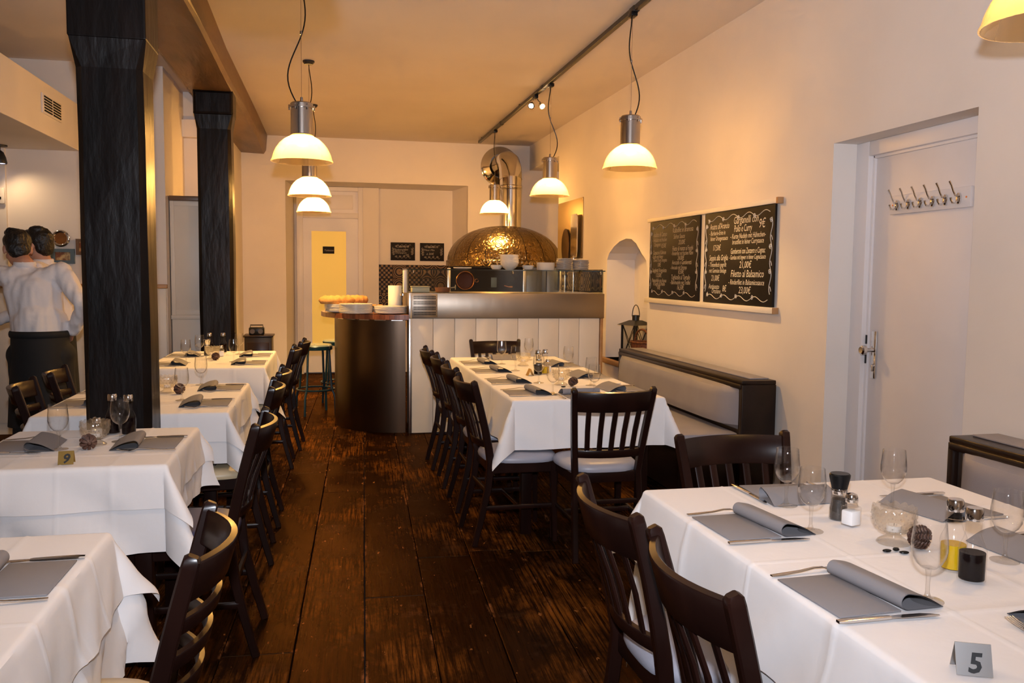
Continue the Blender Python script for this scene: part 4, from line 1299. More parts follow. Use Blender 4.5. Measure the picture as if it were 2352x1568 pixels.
def knife_mesh():
    m = MB()
    m.sweep([(0, 0, .004), (0, .02, .0042), (0, .08, .0042), (0, .112, .0042), (0, .118, .0042)], [.012, .015, .013, .011, .010], [.005, .007, .007, .006, .005], side=(1, 0, 0))
    m.sweep([(0, .117, .0042), (0, .14, .004), (0, .19, .0035), (.003, .215, .003), (.005, .226, .003)], [.012, .016, .017, .011, .003], .0016, side=(1, 0, 0))
    return m.mesh('knife', 'cutlery_steel')
FORK, KNIFE = fork_mesh(), knife_mesh()
def setting(x, y, rz, where, fork=True, knife=True, jit=0.0, nrz=0.0, df=0.0, dk=0.0):
    R_ = Matrix.Rotation(rz, 3, 'Z')
    def put(nm, me, lx, ly, dz, dr, lab, cat, g):
        p = R_ @ Vector((lx, ly, 0))
        o = link(nm, me, None, (x + p.x, y + p.y, TZ + .002 + dz)); o.rotation_euler = (0, 0, rz + dr)
        tag(o, lab, cat, g)
    put('napkin', NAP, 0, .0, 0, nrz, 'grey paper napkin, rolled over, ' + where, 'napkin', 'grey napkins')
    if fork: put('fork', FORK, -.135 + df, -.005, 0, .06 + random.uniform(-.05, .05), 'steel fork ' + where, 'fork', 'forks')
    if knife: put('knife', KNIFE, .132 + dk, -.008, 0, random.uniform(-.05, .05), 'steel knife ' + where, 'knife', 'knives')
random.seed(11)
W_, E_, N_, S_ = PI / 2, -PI / 2, 0.0, PI
setting(1.005, 2.12, E_, 'at the far left seat of the near right table', nrz=.05)
setting(.990, 1.615, E_, 'at the nearest left seat of the near right table', nrz=.06)
setting(1.42, 2.545, S_, 'at the far end of the near right table', nrz=-.05)
setting(1.90, 2.21, W_, 'before the bench on the near right table', nrz=.15)
setting(1.875, 1.79, W_, 'at the right picture edge of the near right table')
setting(1.465, 1.225, N_, 'at the number five end of the near right table')
setting(-.575, 3.575, W_, 'on the aisle side of table nine')
setting(-1.262, 3.60, E_, 'on the wall side of table nine', nrz=.0)
setting(-.575, 2.035, W_, 'on the lower left corner table')
setting(-.495, 4.63, W_, 'at the nearer aisle seat behind the thick post')
setting(-.490, 5.23, W_, 'at the farther aisle seat behind the thick post')
setting(-1.340, 4.72, E_, 'left of the thick post, nearer chair')
setting(-1.340, 5.24, E_, 'left of the thick post, farther chair')
setting(-.455, 6.64, W_, 'at the nearer aisle seat of the farthest left table')
setting(-.455, 7.24, W_, 'at the farther aisle seat of the farthest left table')
setting(-1.250, 6.62, E_, 'at the nearer wall seat of the farthest left table')
setting(-1.250, 7.28, E_, 'at the farther wall seat of the farthest left table')
setting(.995, 4.80, E_, 'at the nearest left seat of the middle table')
setting(.995, 5.32, E_, 'at the second left seat of the middle table')
setting(.995, 5.92, E_, 'at the third left seat of the middle table')
setting(.995, 6.44, E_, 'at the rearmost left seat of the middle table')
setting(1.838, 4.87, W_, 'at the nearest bench seat of the middle table')
setting(1.838, 5.52, W_, 'at the second bench seat of the middle table')
setting(1.838, 6.22, W_, 'at the rear bench seat of the middle table')
setting(1.410, 4.535, N_, 'at the near end of the middle table')
setting(1.390, 6.915, S_, 'at the counter end of the middle table')

pc = MB().box(-.05, .05, -.035, .035, 0, .002).build('paper_card', 'paper_towel', None, smooth=False, loc=(1.745, 5.14, TZ + .004))
pc.rotation_euler = (0, 0, .25); tag(pc, 'small white paper card lying on the bench side of the middle table', 'card')

# ------------------------------------------------------------------ counter
CY = 7.74
ct = thing('counter', 'white boarded counter with a brushed steel band and glass case', 'counter', (.73, CY, 0))
MB().box(.02, 1.80, .02, .60, 0, 1.04).build('carcass', 'white_wood', ct, smooth=False)
bd = MB().box(-.0965, .0965, -.012, .02, 0, 1.04, .004).mesh('board', 'white_wood')
for k in range(9):
    link('board', bd, ct, (.100 + k * .1955, 0, .002))
MB().box(-.022, .006, -.02, .05, 0, 1.05, .003).build('corner_strip', 'steel', ct)
MB().box(1.772, 1.80, -.012, .05, 0, 1.04, .003).build('end_post', 'wood_cap', ct)
sb = MB().box(-.02, 1.805, -.025, .62, 1.04, 1.27, .006).build('steel_band', 'brushed_steel', ct)
gr = MB().box(.0, .235, -.030, -.024, 1.052, 1.26, .002).build('vent_grille', 'brushed_steel', ct)
for j in range(4):
    for k in range(16):
        for i2 in (0, 1):
            MB().box(.022 + k * .0125, .029 + k * .0125, -.0335, -.0295, 1.070 + j * .048 + i2 * .017, 1.083 + j * .048 + i2 * .017).build('slot', 'black_void', gr, smooth=False)
MB().box(-.022, .006, -.032, -.02, 1.04, 1.27, .002).build('end_strip', 'steel', ct)
gc = thing('glass_case', 'low glass display case on top of the steel counter', 'display case', (.70, CY, 1.27))
for a in ((.0, 1.83, .0, .008, .0, .205), (.0, .008, .008, .40, 0, .205), (1.822, 1.83, .008, .40, 0, .205)):
    MB().box(*a).build('pane', 'case_glass', gc, smooth=False)
MB().box(-.01, 1.84, -.02, .42, .205, .215).build('top_pane', 'case_glass', gc, smooth=False)
MB().box(-.01, 1.84, -.0215, -.020, .205, .215).build('green_edge', 'case_glass_edge', gc, smooth=False)
MB().box(-.035, -.005, .02, .10, .0, .20, .003).build('end_panel', 'device_white', gc)
for x in (.05, .96, 1.80):
    m = MB(); m.tube([(x, -.008, .215), (x, -.008, .195)], .006, 8); m.tube([(x, -.010, .197), (x, -.012, .178)], [.004, .007], 8); m.build('clamp', 'chrome', gc)

# items in and on the case
def plate_mesh(r, h, name, m):
    mb = MB(); mb.lathe([(r * .55, 0), (r * .6, .002), (r * .72, .003), (r * .985, h - .003), (r, h - .001), (r, h + .005), (r * .975, h + .0055), (r * .72, .007), (0, .0065)], 36)
    return mb.mesh(name, m)
ORD = ['bottom', 'second', 'third', 'fourth', 'fifth', 'sixth', 'seventh', 'eighth', 'ninth']
PL = plate_mesh(.148, .012, 'dinner_plate', 'porcelain')
def stack(x, y, z, n, me, dz, nm, where, g, cat='plate', jit=.003):
    for k in range(n):
        o = link(nm, me, None, (x + random.uniform(-jit, jit), y + random.uniform(-jit, jit), z + k * dz)); o.rotation_euler = (0, 0, random.uniform(0, 6))
        o_ = 'bottom' if k == 0 else ('top' if k == n - 1 else ORD[k] + ' from below')
        tag(o, f'white {nm.replace("_", " ")}, {o_} of the stack {where}', cat, g)
BT = 1.078
stack(.12, 8.10, BT, 7, PL, .0105, 'dinner_plate', 'under the bread', 'plates on the round bar')
stack(.248, 7.82, BT, 8, PL, .0105, 'dinner_plate', 'at the round bar front', 'plates on the round bar')
stack(.552, 7.83, BT, 6, PL, .0105, 'dinner_plate', 'before the paper towel roll', 'plates on the round bar')
def loaf(lab, x, y, z, L_, r, rz, seed):
    m = MB(); n = 22; pts = []; rs = []
    for k in range(n + 1):
        t = k / n; pts.append((-L_ / 2 + L_ * t, 0, r * .72)); rs.append(max(.004, r * (1 - abs(2 * t - 1) ** 4) ** .5 * (1 + .07 * math.sin(k * 1.7 + seed))))
    m.tube(pts, rs, 16)
    m.v = [(p[0], p[1] * 1.15 + .008 * noise.noise(Vector(p) * 9), max(0, p[2] * .95 + .010 * noise.noise(Vector(p) * 12 + Vector((seed, 0, 0))))) for p in m.v]
    o = m.build('bread_loaf', 'bread', None, loc=(x, y, z)); o.rotation_euler = (0, 0, rz); tag(o, lab, 'bread', 'bread on the bar')
loaf('long golden bread loaf lying on the left plate stack', .085, 8.03, BT + 7 * .0105 + .006, .33, .048, .05, 1)
loaf('shorter round-ended bread loaf behind the long one', .245, 8.20, BT + .075, .26, .050, .12, 4)

# round bar
bar = thing('round_bar', 'rounded bar end clad in dark steel with a butcher-block top', 'bar', (.704, 8.40, 0))
m = MB(); seg = 40
arc = [(-.02, -.63)] + [( .62 * math.cos(PI * 1.5 - PI * k / seg) - .02, .63 * math.sin(PI * 1.5 - PI * k / seg)) for k in range(1, seg)] + [(-.02, .63)]
m.prism([arc], .0, 1.03, lambda u, v, d: (u, v, d)); m.build('steel_skirt', 'dark_steel', bar)
strips = 18; rad = .765
for k in range(strips):
    x0_ = -rad + k * rad / strips; x1_ = x0_ + rad / strips
    f = lambda x: math.sqrt(max(0, rad * rad - x * x))
    poly = [(x0_, -f(x0_)), ((x0_ + x1_) / 2, -f((x0_ + x1_) / 2)), (x1_ - .0008, -f(x1_)), (x1_ - .0008, f(x1_)), ((x0_ + x1_) / 2, f((x0_ + x1_) / 2)), (x0_, f(x0_) + 1e-4)]
    if k == 0: poly = [p for p in poly if True]
    mb = MB(); mb.prism([poly], 1.032, 1.076, lambda u, v, d: (u, v, d)); mb.build('top_stave', 'butcher_block' if k % 3 else 'butcher_block_dark', bar, smooth=False)
for k in range(6):
    a = PI * 1.5 - .12 - k * .24
    mb = MB(); mb.box(-.05, .05, -.006, .006, 1.018, 1.031, 0, Matrix.Translation((.64 * math.cos(a) - .02, .645 * math.sin(a), 0)) @ Matrix.Rotation(a + PI / 2, 4, 'Z')); mb.build('bracket', 'steel', bar, smooth=False)

pr = thing('paper_towel_roll', 'white paper towel roll standing on the bar beside the steel band', 'paper towel', (.612, 8.06, BT))
m = MB(); m.lathe([(.062, 0), (.063, .004), (.063, .246), (.061, .25), (.02, .25), (.02, .0)], 32, cap=False); m.build('roll', 'paper_towel', pr)
m = MB(); m.lathe([(.02, .0), (.0205, .25), (.017, .25), (.017, .0)], 16, cap=False); m.build('core', 'jute', pr)
jr = thing('glass_jar', 'clear glass jar squeezed between towel roll and counter', 'jar', (.672, 7.93, BT))
m = MB(); m.lathe([(.026, 0), (.028, .004), (.028, .13), (.020, .15), (.020, .165)], 20, cap=False); m.build('jar', 'glassware', jr)
m = MB(); m.lathe([(.022, .16), (.022, .18), (0, .181)], 20); m.build('lid', 'steel', jr)
kb_ = thing('bread_board', 'small board with bread slices behind the plates', 'board', (.455, 8.28, BT))
MB().box(-.11, .11, -.06, .06, 0, .05, .006).build('board', 'black_plastic', kb_)
for k in range(3):
    MB().box(-.10 + k * .055, -.055 + k * .055, -.04, .04, .05, .066, .006).build('slice', 'bread', kb_)

# crockery on the glass top
GT = CY - .005; GZ = 1.27 + .2155
bowlm = MB().lathe([(.035, 0), (.038, .003), (.062, .020), (.082, .050), (.090, .072), (.0875, .073), (.078, .050), (.055, .018), (0, .010)], 36).mesh('bowl', 'porcelain')
for k in range(5):
    o = link('soup_bowl', bowlm, None, (1.655 + random.uniform(-.003, .003), CY + .14, GZ + k * .0165)); tag(o, f'white soup bowl, {"bottom" if k == 0 else "top" if k == 4 else ORD[k] + " from below"} of the nested bowls on the glass case', 'bowl', 'nested bowls on the glass case')
cupm = MB().lathe([(.026, 0), (.04, .004), (.052, .022), (.055, .042), (.053, .042), (.049, .02), (0, .008)], 30).mesh('cup', 'porcelain')
o = link('small_dish', cupm, None, (1.83, CY + .12, GZ)); tag(o, 'small round white dish right of the nested bowls', 'dish')
o = link('small_dish', cupm, None, (1.545, CY + .20, GZ)); tag(o, 'small white dish half behind the nested bowls', 'dish')
o = link('serving_plate', plate_mesh(.085, .012, 'serving_plate', 'porcelain'), None, (1.225, CY + .20, GZ)); tag(o, 'flat white serving plate alone at the left of the glass top', 'plate')
ram = MB().lathe([(.080, 0), (.084, .004), (.086, .020), (.0865, .0205), (.083, .0205), (.081, .006), (0, .005)], 36).mesh('ramekin', 'porcelain')
for k in range(4):
    o = link('ramekin', ram, None, (2.000, CY + .12, GZ + k * .0165)); tag(o, f'straight-sided white dish, {"bottom" if k == 0 else "top" if k == 3 else ORD[k] + " from below"} of the middle stack on glass', 'dish', 'straight-sided dishes on the glass case')
sau = plate_mesh(.078, .011, 'saucer', 'porcelain_grey')
for sx, n, nm in ((2.180, 9, 'taller'), (2.338, 8, 'rightmost')):
    for k in range(n):
        o = link('saucer', sau, None, (sx + random.uniform(-.004, .004), CY + .12 + random.uniform(-.004, .004), GZ + k * .0118)); tag(o, f'grey saucer, {"bottom" if k == 0 else "top" if k == n - 1 else ORD[k] + " from below"} of the {nm} saucer stack on glass', 'saucer', 'stacked saucers on the glass case')
cn = thing('food_container', 'cream lidded container inside the glass case, left end', 'container', (.83, CY + .18, 1.271))
MB().box(-.08, .08, -.07, .07, 0, .045, .006).build('tub', 'cream_container', cn); MB().box(-.084, .084, -.074, .074, .045, .055, .003).build('lid', 'cream_container', cn)
pan = thing('small_pan', 'small copper pan with steel rim inside the glass case', 'pan', (1.04, CY + .2, 1.271))
m = MB(); m.lathe([(.055, 0), (.065, .004), (.072, .045), (.070, .045), (.063, .008), (0, .006)], 28); m.build('pan', 'terracotta', pan)
m = MB(); m.tube([(.07, 0, .04), (.12, .0, .048)], .006, 8); m.tube([(.12, .02 * math.cos(t), .048 + .02 * math.sin(t)) for t in [k * PI / 6 for k in range(13)]], .003, 6); m.build('handle', 'chrome', pan)

# ------------------------------------------------------------------ pizza oven
OC = (2.280, 11.17)
ov = thing('pizza_oven', 'hammered bronze pizza oven dome behind the counter', 'oven', (OC[0], OC[1], 0))
Rb, Hd, Z0 = .752, .465, 1.555
NG = 18
def dome_pt(t, a, rr=1.0):
    th = t * PI / 2
    return (Rb * rr * math.cos(th) ** .92 * math.cos(a), Rb * rr * math.cos(th) ** .92 * math.sin(a), Z0 + .05 + Hd * math.sin(th))
for g_ in range(NG):
    a0_, a1_ = 2 * PI * g_ / NG + .006, 2 * PI * (g_ + 1) / NG - .006
    v_ = []; f_ = []; nu, nv = 4, 12
    for i in range(nv + 1):
        for k in range(nu + 1):
            v_.append(dome_pt(i / nv * .965, a0_ + (a1_ - a0_) * k / nu))
    for i in range(nv):
        for k in range(nu):
            q = i * (nu + 1) + k
            f_.append((q, q + 1, q + nu + 2, q + nu + 1))
    MB().add(v_, f_).build('dome_panel', 'hammered_bronze', ov)
m = MB(); v_ = []; f_ = []
for i in range(13):
    for k in range(40): v_.append(dome_pt(i / 12, 2 * PI * k / 40, .992))
for i in range(12):
    for k in range(40):
        k2 = (k + 1) % 40; f_.append((i * 40 + k, i * 40 + k2, i * 40 + 40 + k2, i * 40 + 40 + k))
m.add(v_, f_).build('dome_core', 'black_void', ov)
m = MB(); m.lathe([(Rb + .012, Z0 - .02), (Rb + .014, Z0 - .018), (Rb + .014, Z0 + .055), (Rb, Z0 + .062)], 48, cap=False); m.build('dome_collar', 'hammered_bronze', ov)
m = MB(); m.lathe([(Rb - .02, 0), (Rb - .02, Z0)], 48); m.build('drum', 'black_metal', ov)
# front facing
MB().box(-.84, .06, -.86, -.70, .0, Z0 - .03, .004).build('front_panel', 'black_void', ov)
for x in (-.855, .075):
    MB().box(x - .02, x + .02, -.885, -.86, .9, Z0 - .045, .003).build('trim_strip', 'steel', ov)
MB().box(.10, .345, -.87, -.72, .0, Z0 - .03, .004).build('side_panel', 'blued_steel', ov)
MB().box(.36, .50, -.87, -.72, .0, Z0 - .03, .004).build('side_panel', 'blued_steel', ov)
m = MB(); m.lathe([(0, 0), (.09, .004), (.105, .02), (.098, .022), (.09, .012), (0, .008)], 32)
m.v = [(p[0] - .66, -.865 - p[2], p[1] + 1.36) for p in m.v]; dd = m.build('red_dial', 'red_glaze', ov)
m = MB(); m.tube([(-.66 + .108 * math.cos(t), -.885, 1.36 + .108 * math.sin(t)) for t in [2 * PI * k / 28 for k in range(29)]], .007, 8); m.build('dial_rim', 'copper', dd)
m = MB(); m.tube([(-.52 + .02 * math.cos(t), -.885, 1.36 + .02 * math.sin(t)) for t in [2 * PI * k / 16 for k in range(17)]], .004, 6); m.build('dial_ring', 'copper', dd)
m = MB(); m.box(-.34, -.27, -.872, -.86, 1.28, 1.40, .004); m.build('notice_plate', 'blue_frame', ov)
m = MB(); m.tube([(-.18, -.88, 1.30), (-.13, -.89, 1.285), (-.08, -.88, 1.29)], .012, 8); m.build('latch', 'copper', ov)

fp = thing('flue_pipe', 'polished steel flue pipe bending from the oven dome into the wall', 'pipe', (2.375, 11.26, 0))
PR = .145
m = MB(); m.lathe([(PR + .012, 2.03), (PR + .012, 2.05), (PR, 2.055), (PR, 2.55), (PR + .006, 2.555), (PR + .006, 2.60), (PR, 2.605), (PR, 2.72)], 36, cap=False); m.build('pipe', 'chrome', fp)
for z in (2.56, 2.595):
    m = MB(); m.lathe([(PR + .006, z), (PR + .012, z + .006), (PR + .006, z + .012)], 36, cap=False); m.build('seam_ring', 'chrome', fp)
# segmented elbow: turns from up to +y
pts = []; Rl = .24
for k in range(4):
    a = PI / 2 * k / 3
    pts.append((0, Rl - Rl * math.cos(a), 2.70 + Rl * math.sin(a)))
m = MB(); 
path = [(0, 0, 2.68)] + pts[1:3] + [(0, Rl, 2.70 + Rl), (0, .73, 2.70 + Rl)]
m.tube(path, PR + .004, 36, cap=False); el = m.build('elbow', 'chrome', fp)
m = MB(); m.tube([(0, .66, 2.94), (0, .722, 2.94), (0, .732, 2.94), (0, .736, 2.94)], [PR + .02, PR + .10, PR + .13, PR + .132], 40, cap=False); m.build('wall_flange', 'chrome', fp)

st = thing('steel_sheet', 'brass-toned metal sheet fixed to the right wall behind the pizza peels', 'metal sheet', (RW, 9.86, 1.63))
MB().box(-.006, 0, -.54, .53, 0, .68, .002).build('sheet', 'brass_sheet', st)
for (y_, z_) in ((-.52, .02), (.51, .02), (-.52, .66), (.51, .66)):
    m = MB(); m.tube([(-.008, y_, z_), (-.004, y_, z_)], .008, 8); m.build('screw', 'steel', st)
pe = thing('pizza_peel', 'round metal pizza peel leaning against the brass sheet', 'pizza peel', (RW - .03, 9.95, 1.2))
m = MB(); m.tube([(-.004, 0, .58), (.004, 0, .58)], .165, 36); m.v = [(p[0], p[1], .58 + (p[2] - .58) * 1.25) for p in m.v]; m.build('blade', 'dark_steel', pe)
m = MB(); m.tube([(0, 0, .40), (0, 0, -.1)], .014, 10); m.build('handle', 'chrome', pe)
pe2 = thing('pizza_peel', 'square metal pizza peel with rounded top on the brass sheet', 'pizza peel', (RW - .05, 9.52, 1.2))
m = MB()
lp = [(-.13, .50), (-.10, .44), (.10, .44), (.13, .50)] + [(.13 - .05 + .05 * math.cos(t), .88 + .05 * math.sin(t)) for t in [k * PI / 10 for k in range(6)]] + [(-.13 + .05 + .05 * math.cos(t), .88 + .05 * math.sin(t)) for t in [PI / 2 + k * PI / 10 for k in range(6)]]
m.prism([lp], -.005, .005, lambda u, v, d: (d, u, v)); m.build('blade', 'chrome', pe2, smooth=False)
m = MB(); m.tube([(0, 0, .46), (0, 0, .0)], .013, 10); m.build('handle', 'chrome', pe2)

# ------------------------------------------------------------------ stools
def stool(lab, x, y, rz):
    s = thing('bar_stool', lab, 'stool', (x, y, 0), rz, 'blue metal bar stools')
    m = MB(); m.lathe([(.155, .675), (.165, .682), (.168, .70), (.160, .712), (.02, .708), (.018, .704), (0, .704)], 36); m.build('seat', 'stool_seat', s)
    m = MB(); m.lathe([(.170, .66), (.172, .665), (.172, .697), (.166, .70)], 36, cap=False); m.build('seat_ring', 'stool_blue', s)
    for k in range(4):
        a = PI / 4 + k * PI / 2
        pts = [(r * math.cos(a), r * math.sin(a), z) for r, z in ((.135, .67), (.150, .655), (.158, .60), (.170, .40), (.182, .26), (.205, .22), (.218, .17), (.225, .0))]
        m = MB(); m.tube(pts, .012, 8); m.build('leg', 'stool_blue', s)
    ring = [(.188 * math.cos(t), .188 * math.sin(t), .255) for t in [2 * PI * k / 32 for k in range(33)]]
    m = MB(); m.tube(ring, .010, 8); m.build('foot_ring', 'stool_blue', s)
stool('blue metal bar stool nearest the aisle beside the round bar', -.125, 8.98, .3)
stool('blue metal bar stool half hidden behind the round bar', .115, 9.55, .1)

# ------------------------------------------------------------------ lantern and basket in the arched niche
ln = thing('lantern', 'black metal lantern with crossed bars in the arched niche', 'lantern', (2.96, 8.02, .60), .35)
MB().box(-.10, .10, -.10, .10, 0, .025, .004).build('base', 'black_metal', ln)
for sx in (-1, 1):
    for sy in (-1, 1):
        MB().box(sx * .092 - .009, sx * .092 + .009, sy * .092 - .009, sy * .092 + .009, .025, .36, .002).build('post', 'black_metal', ln)
for s in (-1, 1):
    for ax in (0, 1):
        m = MB()
        for t in (-1, 1):
            p, q = ((s * .092, -.08 * t, .03), (s * .092, .08 * t, .35)) if ax == 0 else ((-.08 * t, s * .092, .03), (.08 * t, s * .092, .35))
            m.tube([p, q], .0035, 6)
        m.build('cross_bar', 'black_metal', ln)
        (MB().box(s * .088 - .001, s * .088 + .001, -.083, .083, .03, .355) if ax == 0 else MB().box(-.083, .083, s * .088 - .001, s * .088 + .001, .03, .355)).build('pane', 'lantern_pane', ln, smooth=False)
m = MB(); m.add([(-.13, -.13, .36), (.13, -.13, .36), (.13, .13, .36), (-.13, .13, .36), (-.045, -.045, .405), (.045, -.045, .405), (.045, .045, .405), (-.045, .045, .405)], [(3, 2, 1, 0), (4, 5, 6, 7), (0, 1, 5, 4), (1, 2, 6, 5), (2, 3, 7, 6), (3, 0, 4, 7)]); m.build('roof', 'black_metal', ln, smooth=False)
m = MB(); m.lathe([(.035, .40), (.035, .455), (0, .458)], 16); m.build('chimney', 'black_metal', ln)
m = MB(); m.tube([(0, .055 * math.cos(t), .44 + .115 * math.sin(t)) for t in [k * PI / 14 for k in range(15)]], .004, 6); m.build('handle', 'black_metal', ln)
bk = thing('wicker_basket', 'brown wicker basket with hooped handle before the lantern', 'basket', (2.88, 7.62, .60), .2)
m = MB(); v_ = []; f_ = []
seg = 48; rows = 16
for i in range(rows + 1):
    z = .22 * i / rows; r = .10 + .022 * i / rows
    for k in range(seg):
        a = 2 * PI * k / seg; w = .004 * math.sin(a * 24 + (i % 2) * PI)
        v_.append(((r + w) * math.cos(a) * .75, (r + w) * math.sin(a) * 1.15, z))
for i in range(rows):
    for k in range(seg):
        k2 = (k + 1) % seg; f_.append((i * seg + k, i * seg + k2, (i + 1) * seg + k2, (i + 1) * seg + k))
f_.append(tuple(reversed(range(seg))))
m.add(v_, f_).build('body', 'wicker', bk)
m = MB(); m.tube([(.092 * math.cos(t), .142 * math.sin(t), .222) for t in [2 * PI * k / 40 for k in range(41)]], .010, 8); m.build('rim', 'wicker', bk)
m = MB(); m.tube([(0, .13 * math.cos(t), .22 + .12 * math.sin(t)) for t in [k * PI / 16 for k in range(17)]], .010, 8); m.build('handle', 'wicker', bk)

# ------------------------------------------------------------------ white cupboard by the second post, and bits on the left walls
cb = thing('wall_cupboard', 'tall white cupboard with brown cornice beside the second post', 'cupboard', (-1.40, 8.40, 0))
MB().box(0, .285, .02, .86, 1.04, 2.08, .004).build('body', 'white_wood', cb)
MB().box(0, .285, .0, .02, 1.04, 2.08, .003).build('side_panel', 'white_wood', cb)
for a in ((0, .035, 1.04, 2.08), (.25, .285, 1.04, 2.08), (.035, .25, 1.04, 1.085), (.035, .25, 2.035, 2.08)):
    MB().box(a[0], a[1], -.010, .001, a[2], a[3], .003).build('side_frame', 'white_wood', cb)
dr = MB().box(.285, .305, .0, .86, 1.05, 2.07, .004).build('door', 'white_wood', cb)
for z in (1.92, 1.45, 1.18):
    MB().box(.283, .309, -.006, .004, z, z + .09, .002).build('hinge', 'black_metal', dr)
MB().box(-.005, .325, -.03, .88, 2.08, 2.125, .006).build('cornice', 'cupboard_brown', cb)
MB().box(-.005, .315, -.02, .88, 1.0, 1.04, .006).build('ledge', 'white_wood', cb)
MB().box(0, .29, .0, .86, 0, 1.0, .004).build('base_unit', 'white_wood', cb)

sc_ = thing('side_cabinet', 'small dark cabinet against the rear wall left of the niche', 'cabinet', (-.775, 10.3, 0))
MB().box(-.15, .15, -.16, .16, 0, .70, .006).build('body', 'bench_wood', sc_); MB().box(-.165, .165, -.175, .17, .70, .72, .004).build('top', 'bench_wood', sc_)
MB().box(-.12, .12, -.166, -.158, .08, .64, .004).build('door', 'chair_wood', sc_)
rd = thing('radio', 'small black radio with handle on the dark side cabinet', 'radio', (-.80, 10.3, .72))
MB().box(-.085, .085, -.05, .05, 0, .085, .012).build('case', 'black_plastic', rd)
for sx in (-.045, .045):
    m = MB(); m.tube([(sx, -.056, .04), (sx, -.049, .04)], .028, 18); m.build('speaker', 'dark_steel', rd)
m = MB(); m.tube([(-.07, 0, .08), (-.07, 0, .11), (.07, 0, .11), (.07, 0, .08)], .006, 8); m.build('handle', 'black_plastic', rd)

LB = LBACK
ph = thing('round_mirror', 'small round mirror in a steel ring above the blue frame', 'mirror', (-2.275, LB, 1.717))
m = MB(); m.tube([(.062 * math.cos(t), -.018, .062 * math.sin(t)) for t in [2 * PI * k / 36 for k in range(37)]], .014, 10); m.build('ring', 'chrome', ph)
m = MB(); m.tube([(0, -.014, 0), (0, -.004, 0)], .062, 32); m.build('glass', 'amber_mirror', ph)
pf = thing('picture_frame', 'small blue-grey framed picture below the round mirror', 'picture', (-2.262, LB, 1.562))
m = MB(); m.prism([[(-.095, -.065), (.095, -.065), (.095, .065), (-.095, .065)], [(-.062, -.036), (-.062, .036), (.062, .036), (.062, -.036)]], -.030, -.002, lambda u, v, d: (u, d, v)); m.build('frame', 'blue_frame', pf, smooth=False)
MB().box(-.062, .062, -.012, -.006, -.036, .036).build('print', 'picture_print', pf, smooth=False)
pf2 = thing('picture_frame', 'narrow framed picture half hidden by the thick post', 'picture', (-2.085, LB, 1.645))
m = MB(); m.prism([[(-.07, -.07), (.07, -.07), (.07, .07), (-.07, .07)], [(-.045, -.045), (-.045, .045), (.045, .045), (.045, -.045)]], -.025, -.002, lambda u, v, d: (u, d, v)); m.build('frame', 'cupboard_brown', pf2, smooth=False)
MB().box(-.045, .045, -.012, -.006, -.045, .045).build('print', 'picture_print', pf2, smooth=False)
th_ = thing('thermostat', 'white wall thermostat at the left picture edge', 'thermostat', (-2.742, LB - .03, 2.07))
MB().box(-.045, .045, -.03, 0, -.07, .07, .012).build('case', 'device_white', th_); MB().box(-.02, .02, -.034, -.028, -.03, -.01).build('display', 'black_plastic', th_)

# ------------------------------------------------------------------ two waiters
def capsule(m, a, b, ra, rb, sx=1.0, sy=1.0, seg=18):
    """tapered rounded limb; sx/sy squash of the section in world x / y"""
    a, b = Vector(a), Vector(b); d = b - a; L_ = d.length; t = d / L_
    pts = []; rs = []
    for k in range(5):
        q = PI / 2 * (1 - k / 5); pts.append(a - t * ra * math.sin(q)); rs.append(max(.0005, ra * math.cos(q)))
    for k in range(7):
        u = k / 6; pts.append(a + d * u); rs.append(ra + (rb - ra) * u)
    for k in range(1, 6):
        q = PI / 2 * k / 5; pts.append(b + t * rb * math.sin(q)); rs.append(max(.0005, rb * math.cos(q)))
    o = len(m.v)
    m.tube(pts, rs, seg)
    if sx != 1.0 or sy != 1.0:
        for i in range(o, len(m.v)):
            p = Vector(m.v[i]); u = max(0, min(1, (p - a).dot(t) / L_)); c = a + d * u
            m.v[i] = (c.x + (p.x - c.x) * sx, c.y + (p.y - c.y) * sy, p.z)
def ellipsoid(m, c, r, seg=20, rings=14):
    m2 = MB(); m2.lathe([(math.cos(-PI / 2 + PI * k / rings), math.sin(-PI / 2 + PI * k / rings)) for k in range(rings + 1)], seg, cap=False)
    m.add([(c[0] + p[0] * r[0], c[1] + p[1] * r[1], c[2] + p[2] * r[2]) for p in m2.v], m2.f)
def fuse(m, name, voxel, mname, parent, smooth=6, wob=0.0, wscale=10.0, seed=0):
    me = bpy.data.meshes.new(name); me.from_pydata([tuple(p) for p in m.v], [], m.f); me.update()
    ob = bpy.data.objects.new(name, me); COL.objects.link(ob)
    rm = ob.modifiers.new('r', 'REMESH'); rm.mode = 'VOXEL'; rm.voxel_size = voxel
    sm = ob.modifiers.new('s', 'SMOOTH'); sm.factor = .5; sm.iterations = smooth
    bpy.context.view_layer.update()
    dg = bpy.context.evaluated_depsgraph_get()
    me2 = bpy.data.meshes.new_from_object(ob.evaluated_get(dg))
    bpy.data.objects.remove(ob); bpy.data.meshes.remove(me)
    if wob:
        nrm = [v.normal.copy() for v in me2.vertices]
        for v, n in zip(me2.vertices, nrm):
            q = Vector((v.co.x * wscale, v.co.y * wscale, v.co.z * wscale * (.30 if name == 'shirt' else .55) + seed))
            w = noise.noise(q) + .6 * noise.noise(q * 2.3)
            v.co += n * wob * w
    me2.polygons.foreach_set('use_smooth', [True] * len(me2.polygons))
    me2.materials.clear(); me2.materials.append(MATS[mname]); me2.name = name
    return link(name, me2, parent)
